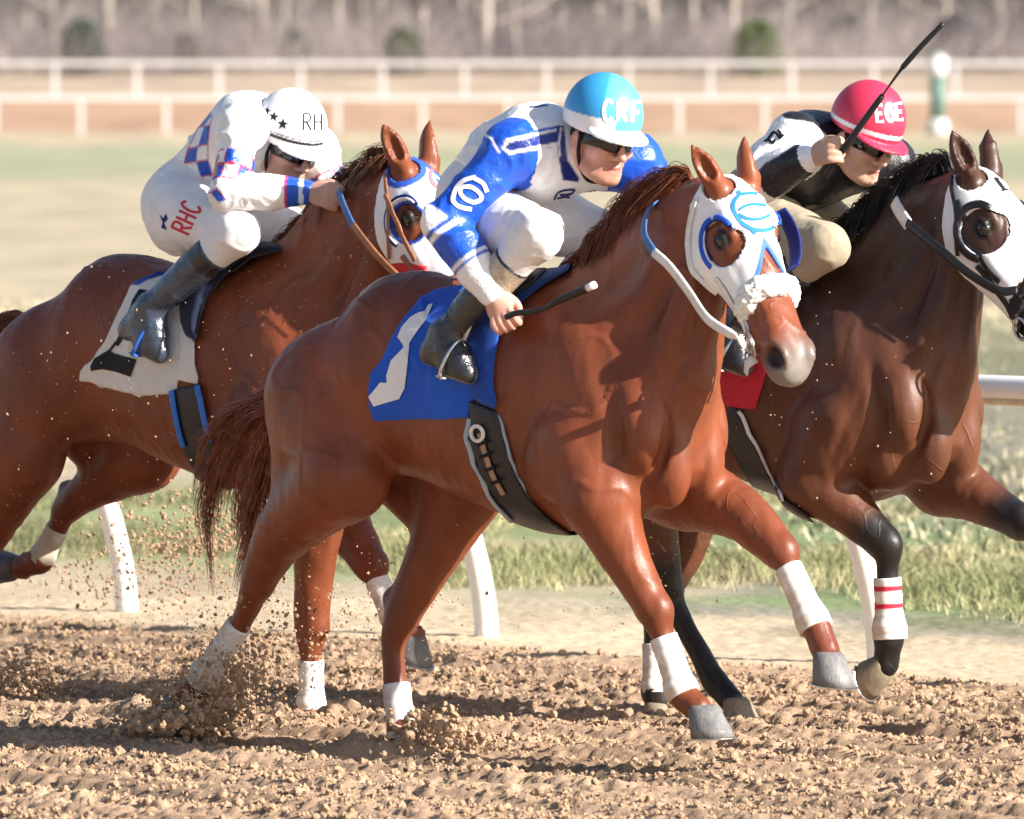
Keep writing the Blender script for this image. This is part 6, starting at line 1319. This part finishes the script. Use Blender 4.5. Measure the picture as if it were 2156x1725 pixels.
far_fence(243, 0.0, (172-PW/2)/74.0-2.43*10, 2.43, 33, 'nearer white rail fence along the infield edge of the back stretch')
far_fence(257, .95, (118-PW/2)/70.0-2.46*10, 2.46, 34, 'farther white rail fence in front of the wood')
marker_pole(); build_woods(); build_grass()
_r = np.random.default_rng(21)
def clods_on_track():
    n = 95000; x = _r.uniform(-2.6, 2.6, n); y = 25.4+(37-25.4)*_r.random(n)**1.25; a, d = rail_coords(x, y); f = fbm(np.stack([a*1.6, d*4.5, 0*a], -1), 2)
    w_ = fbm(np.stack([a*.5, d*2.2, 0*a], -1), 3); k = (d > .45) & (_r.random(n) < sstep(-.7, .5, f)*(.35+.65*sstep(-.3, .5, np.sin(2*PI*(d+.05*w_)/.19+1.3*w_)))); x, y = x[k], y[k]; n = len(x); s = np.clip(_r.lognormal(-5.2, .46, n), .0025, .017)
    z = track_height(x, y)+s*.25; scatter('dirt_clods', np.stack([x, y, z], -1), s, _r.uniform(0, 6.28, (n, 3)), CLODS)
clods_on_track()
def spray():
    P = []; S = []
    def burst(u, v, Y, du, dv, n, smin_, smax, dy=.25, skew=0.0):
        for _ in range(n):
            a, b = _r.normal(0, 1, 2); p = at_depth(u+du*a+skew*b*du, v+dv*b, Y+_r.normal(0, dy)); P.append(p); S.append(_r.uniform(smin_, smax)*_r.random()**.6)
    YH = h2.fr.w(h2.J['hr'][5])[1]
    burst(410, 1500, YH, 50, 24, 1100, .004, .017); burst(470, 1450, YH, 50, 40, 1000, .0035, .012, .25); burst(330, 1530, YH, 45, 12, 420, .004, .018); burst(540, 1380, YH, 80, 60, 420, .003, .010, .4)
    YL = h2.fr.w(h2.J['hl'][5])[1]
    burst(905, 1545, YL, 38, 24, 520, .005, .018); burst(960, 1565, YL, 40, 16, 320, .005, .018); burst(845, 1580, YL, 40, 8, 120, .006, .02)
    burst(40, 1430, 32, 45, 28, 520, .004, .014); burst(690, 1506, 31.0, 60, 8, 60, .004, .012)
    burst(430, 1120, 33.5, 100, 45, 800, .003, .012, .4); burst(330, 1210, 33.5, 150, 45, 620, .003, .010, .4); burst(480, 1250, 33, 150, 50, 620, .002, .006, .5)
    burst(760, 1330, 31, 110, 60, 190, .003, .009, .3); burst(920, 1180, 30.6, 60, 70, 90, .003, .006, .15); burst(1400, 1180, 31, 60, 50, 110, .002, .006, .2); burst(1240, 1230, 31, 90, 60, 90, .0015, .004, .3)
    burst(250, 800, 30.9, 140, 180, 70, .002, .005, .05); burst(1750, 900, 30.2, 120, 180, 50, .002, .005, .05); burst(1560, 1180, 31, 120, 80, 60, .002, .004, .3)
    for k in range(90):                          # bits clinging to legs and flying between them
        P.append(at_depth(_r.uniform(540, 1000), _r.uniform(1050, 1500), _r.uniform(29.5, 31.5))); S.append(_r.uniform(.0015, .004))
    burst(440, 1440, YH, 75, 50, 9000, .0006, .0026, .35); burst(380, 1180, 33.5, 150, 70, 7000, .0006, .0026, .5); burst(60, 1430, 32, 60, 35, 2500, .0006, .0024, .3); burst(920, 1550, YL, 45, 24, 2500, .0006, .0022); burst(650, 1330, 32, 170, 70, 4000, .0005, .0020, .5)
    P_, S_ = np.array(P), np.array(S); P_[:, 2] = np.maximum(P_[:, 2], .0)
    scatter('flying_dirt', P_, S_, _r.uniform(0, 6.28, (len(S_), 3)), CLODS)
spray()
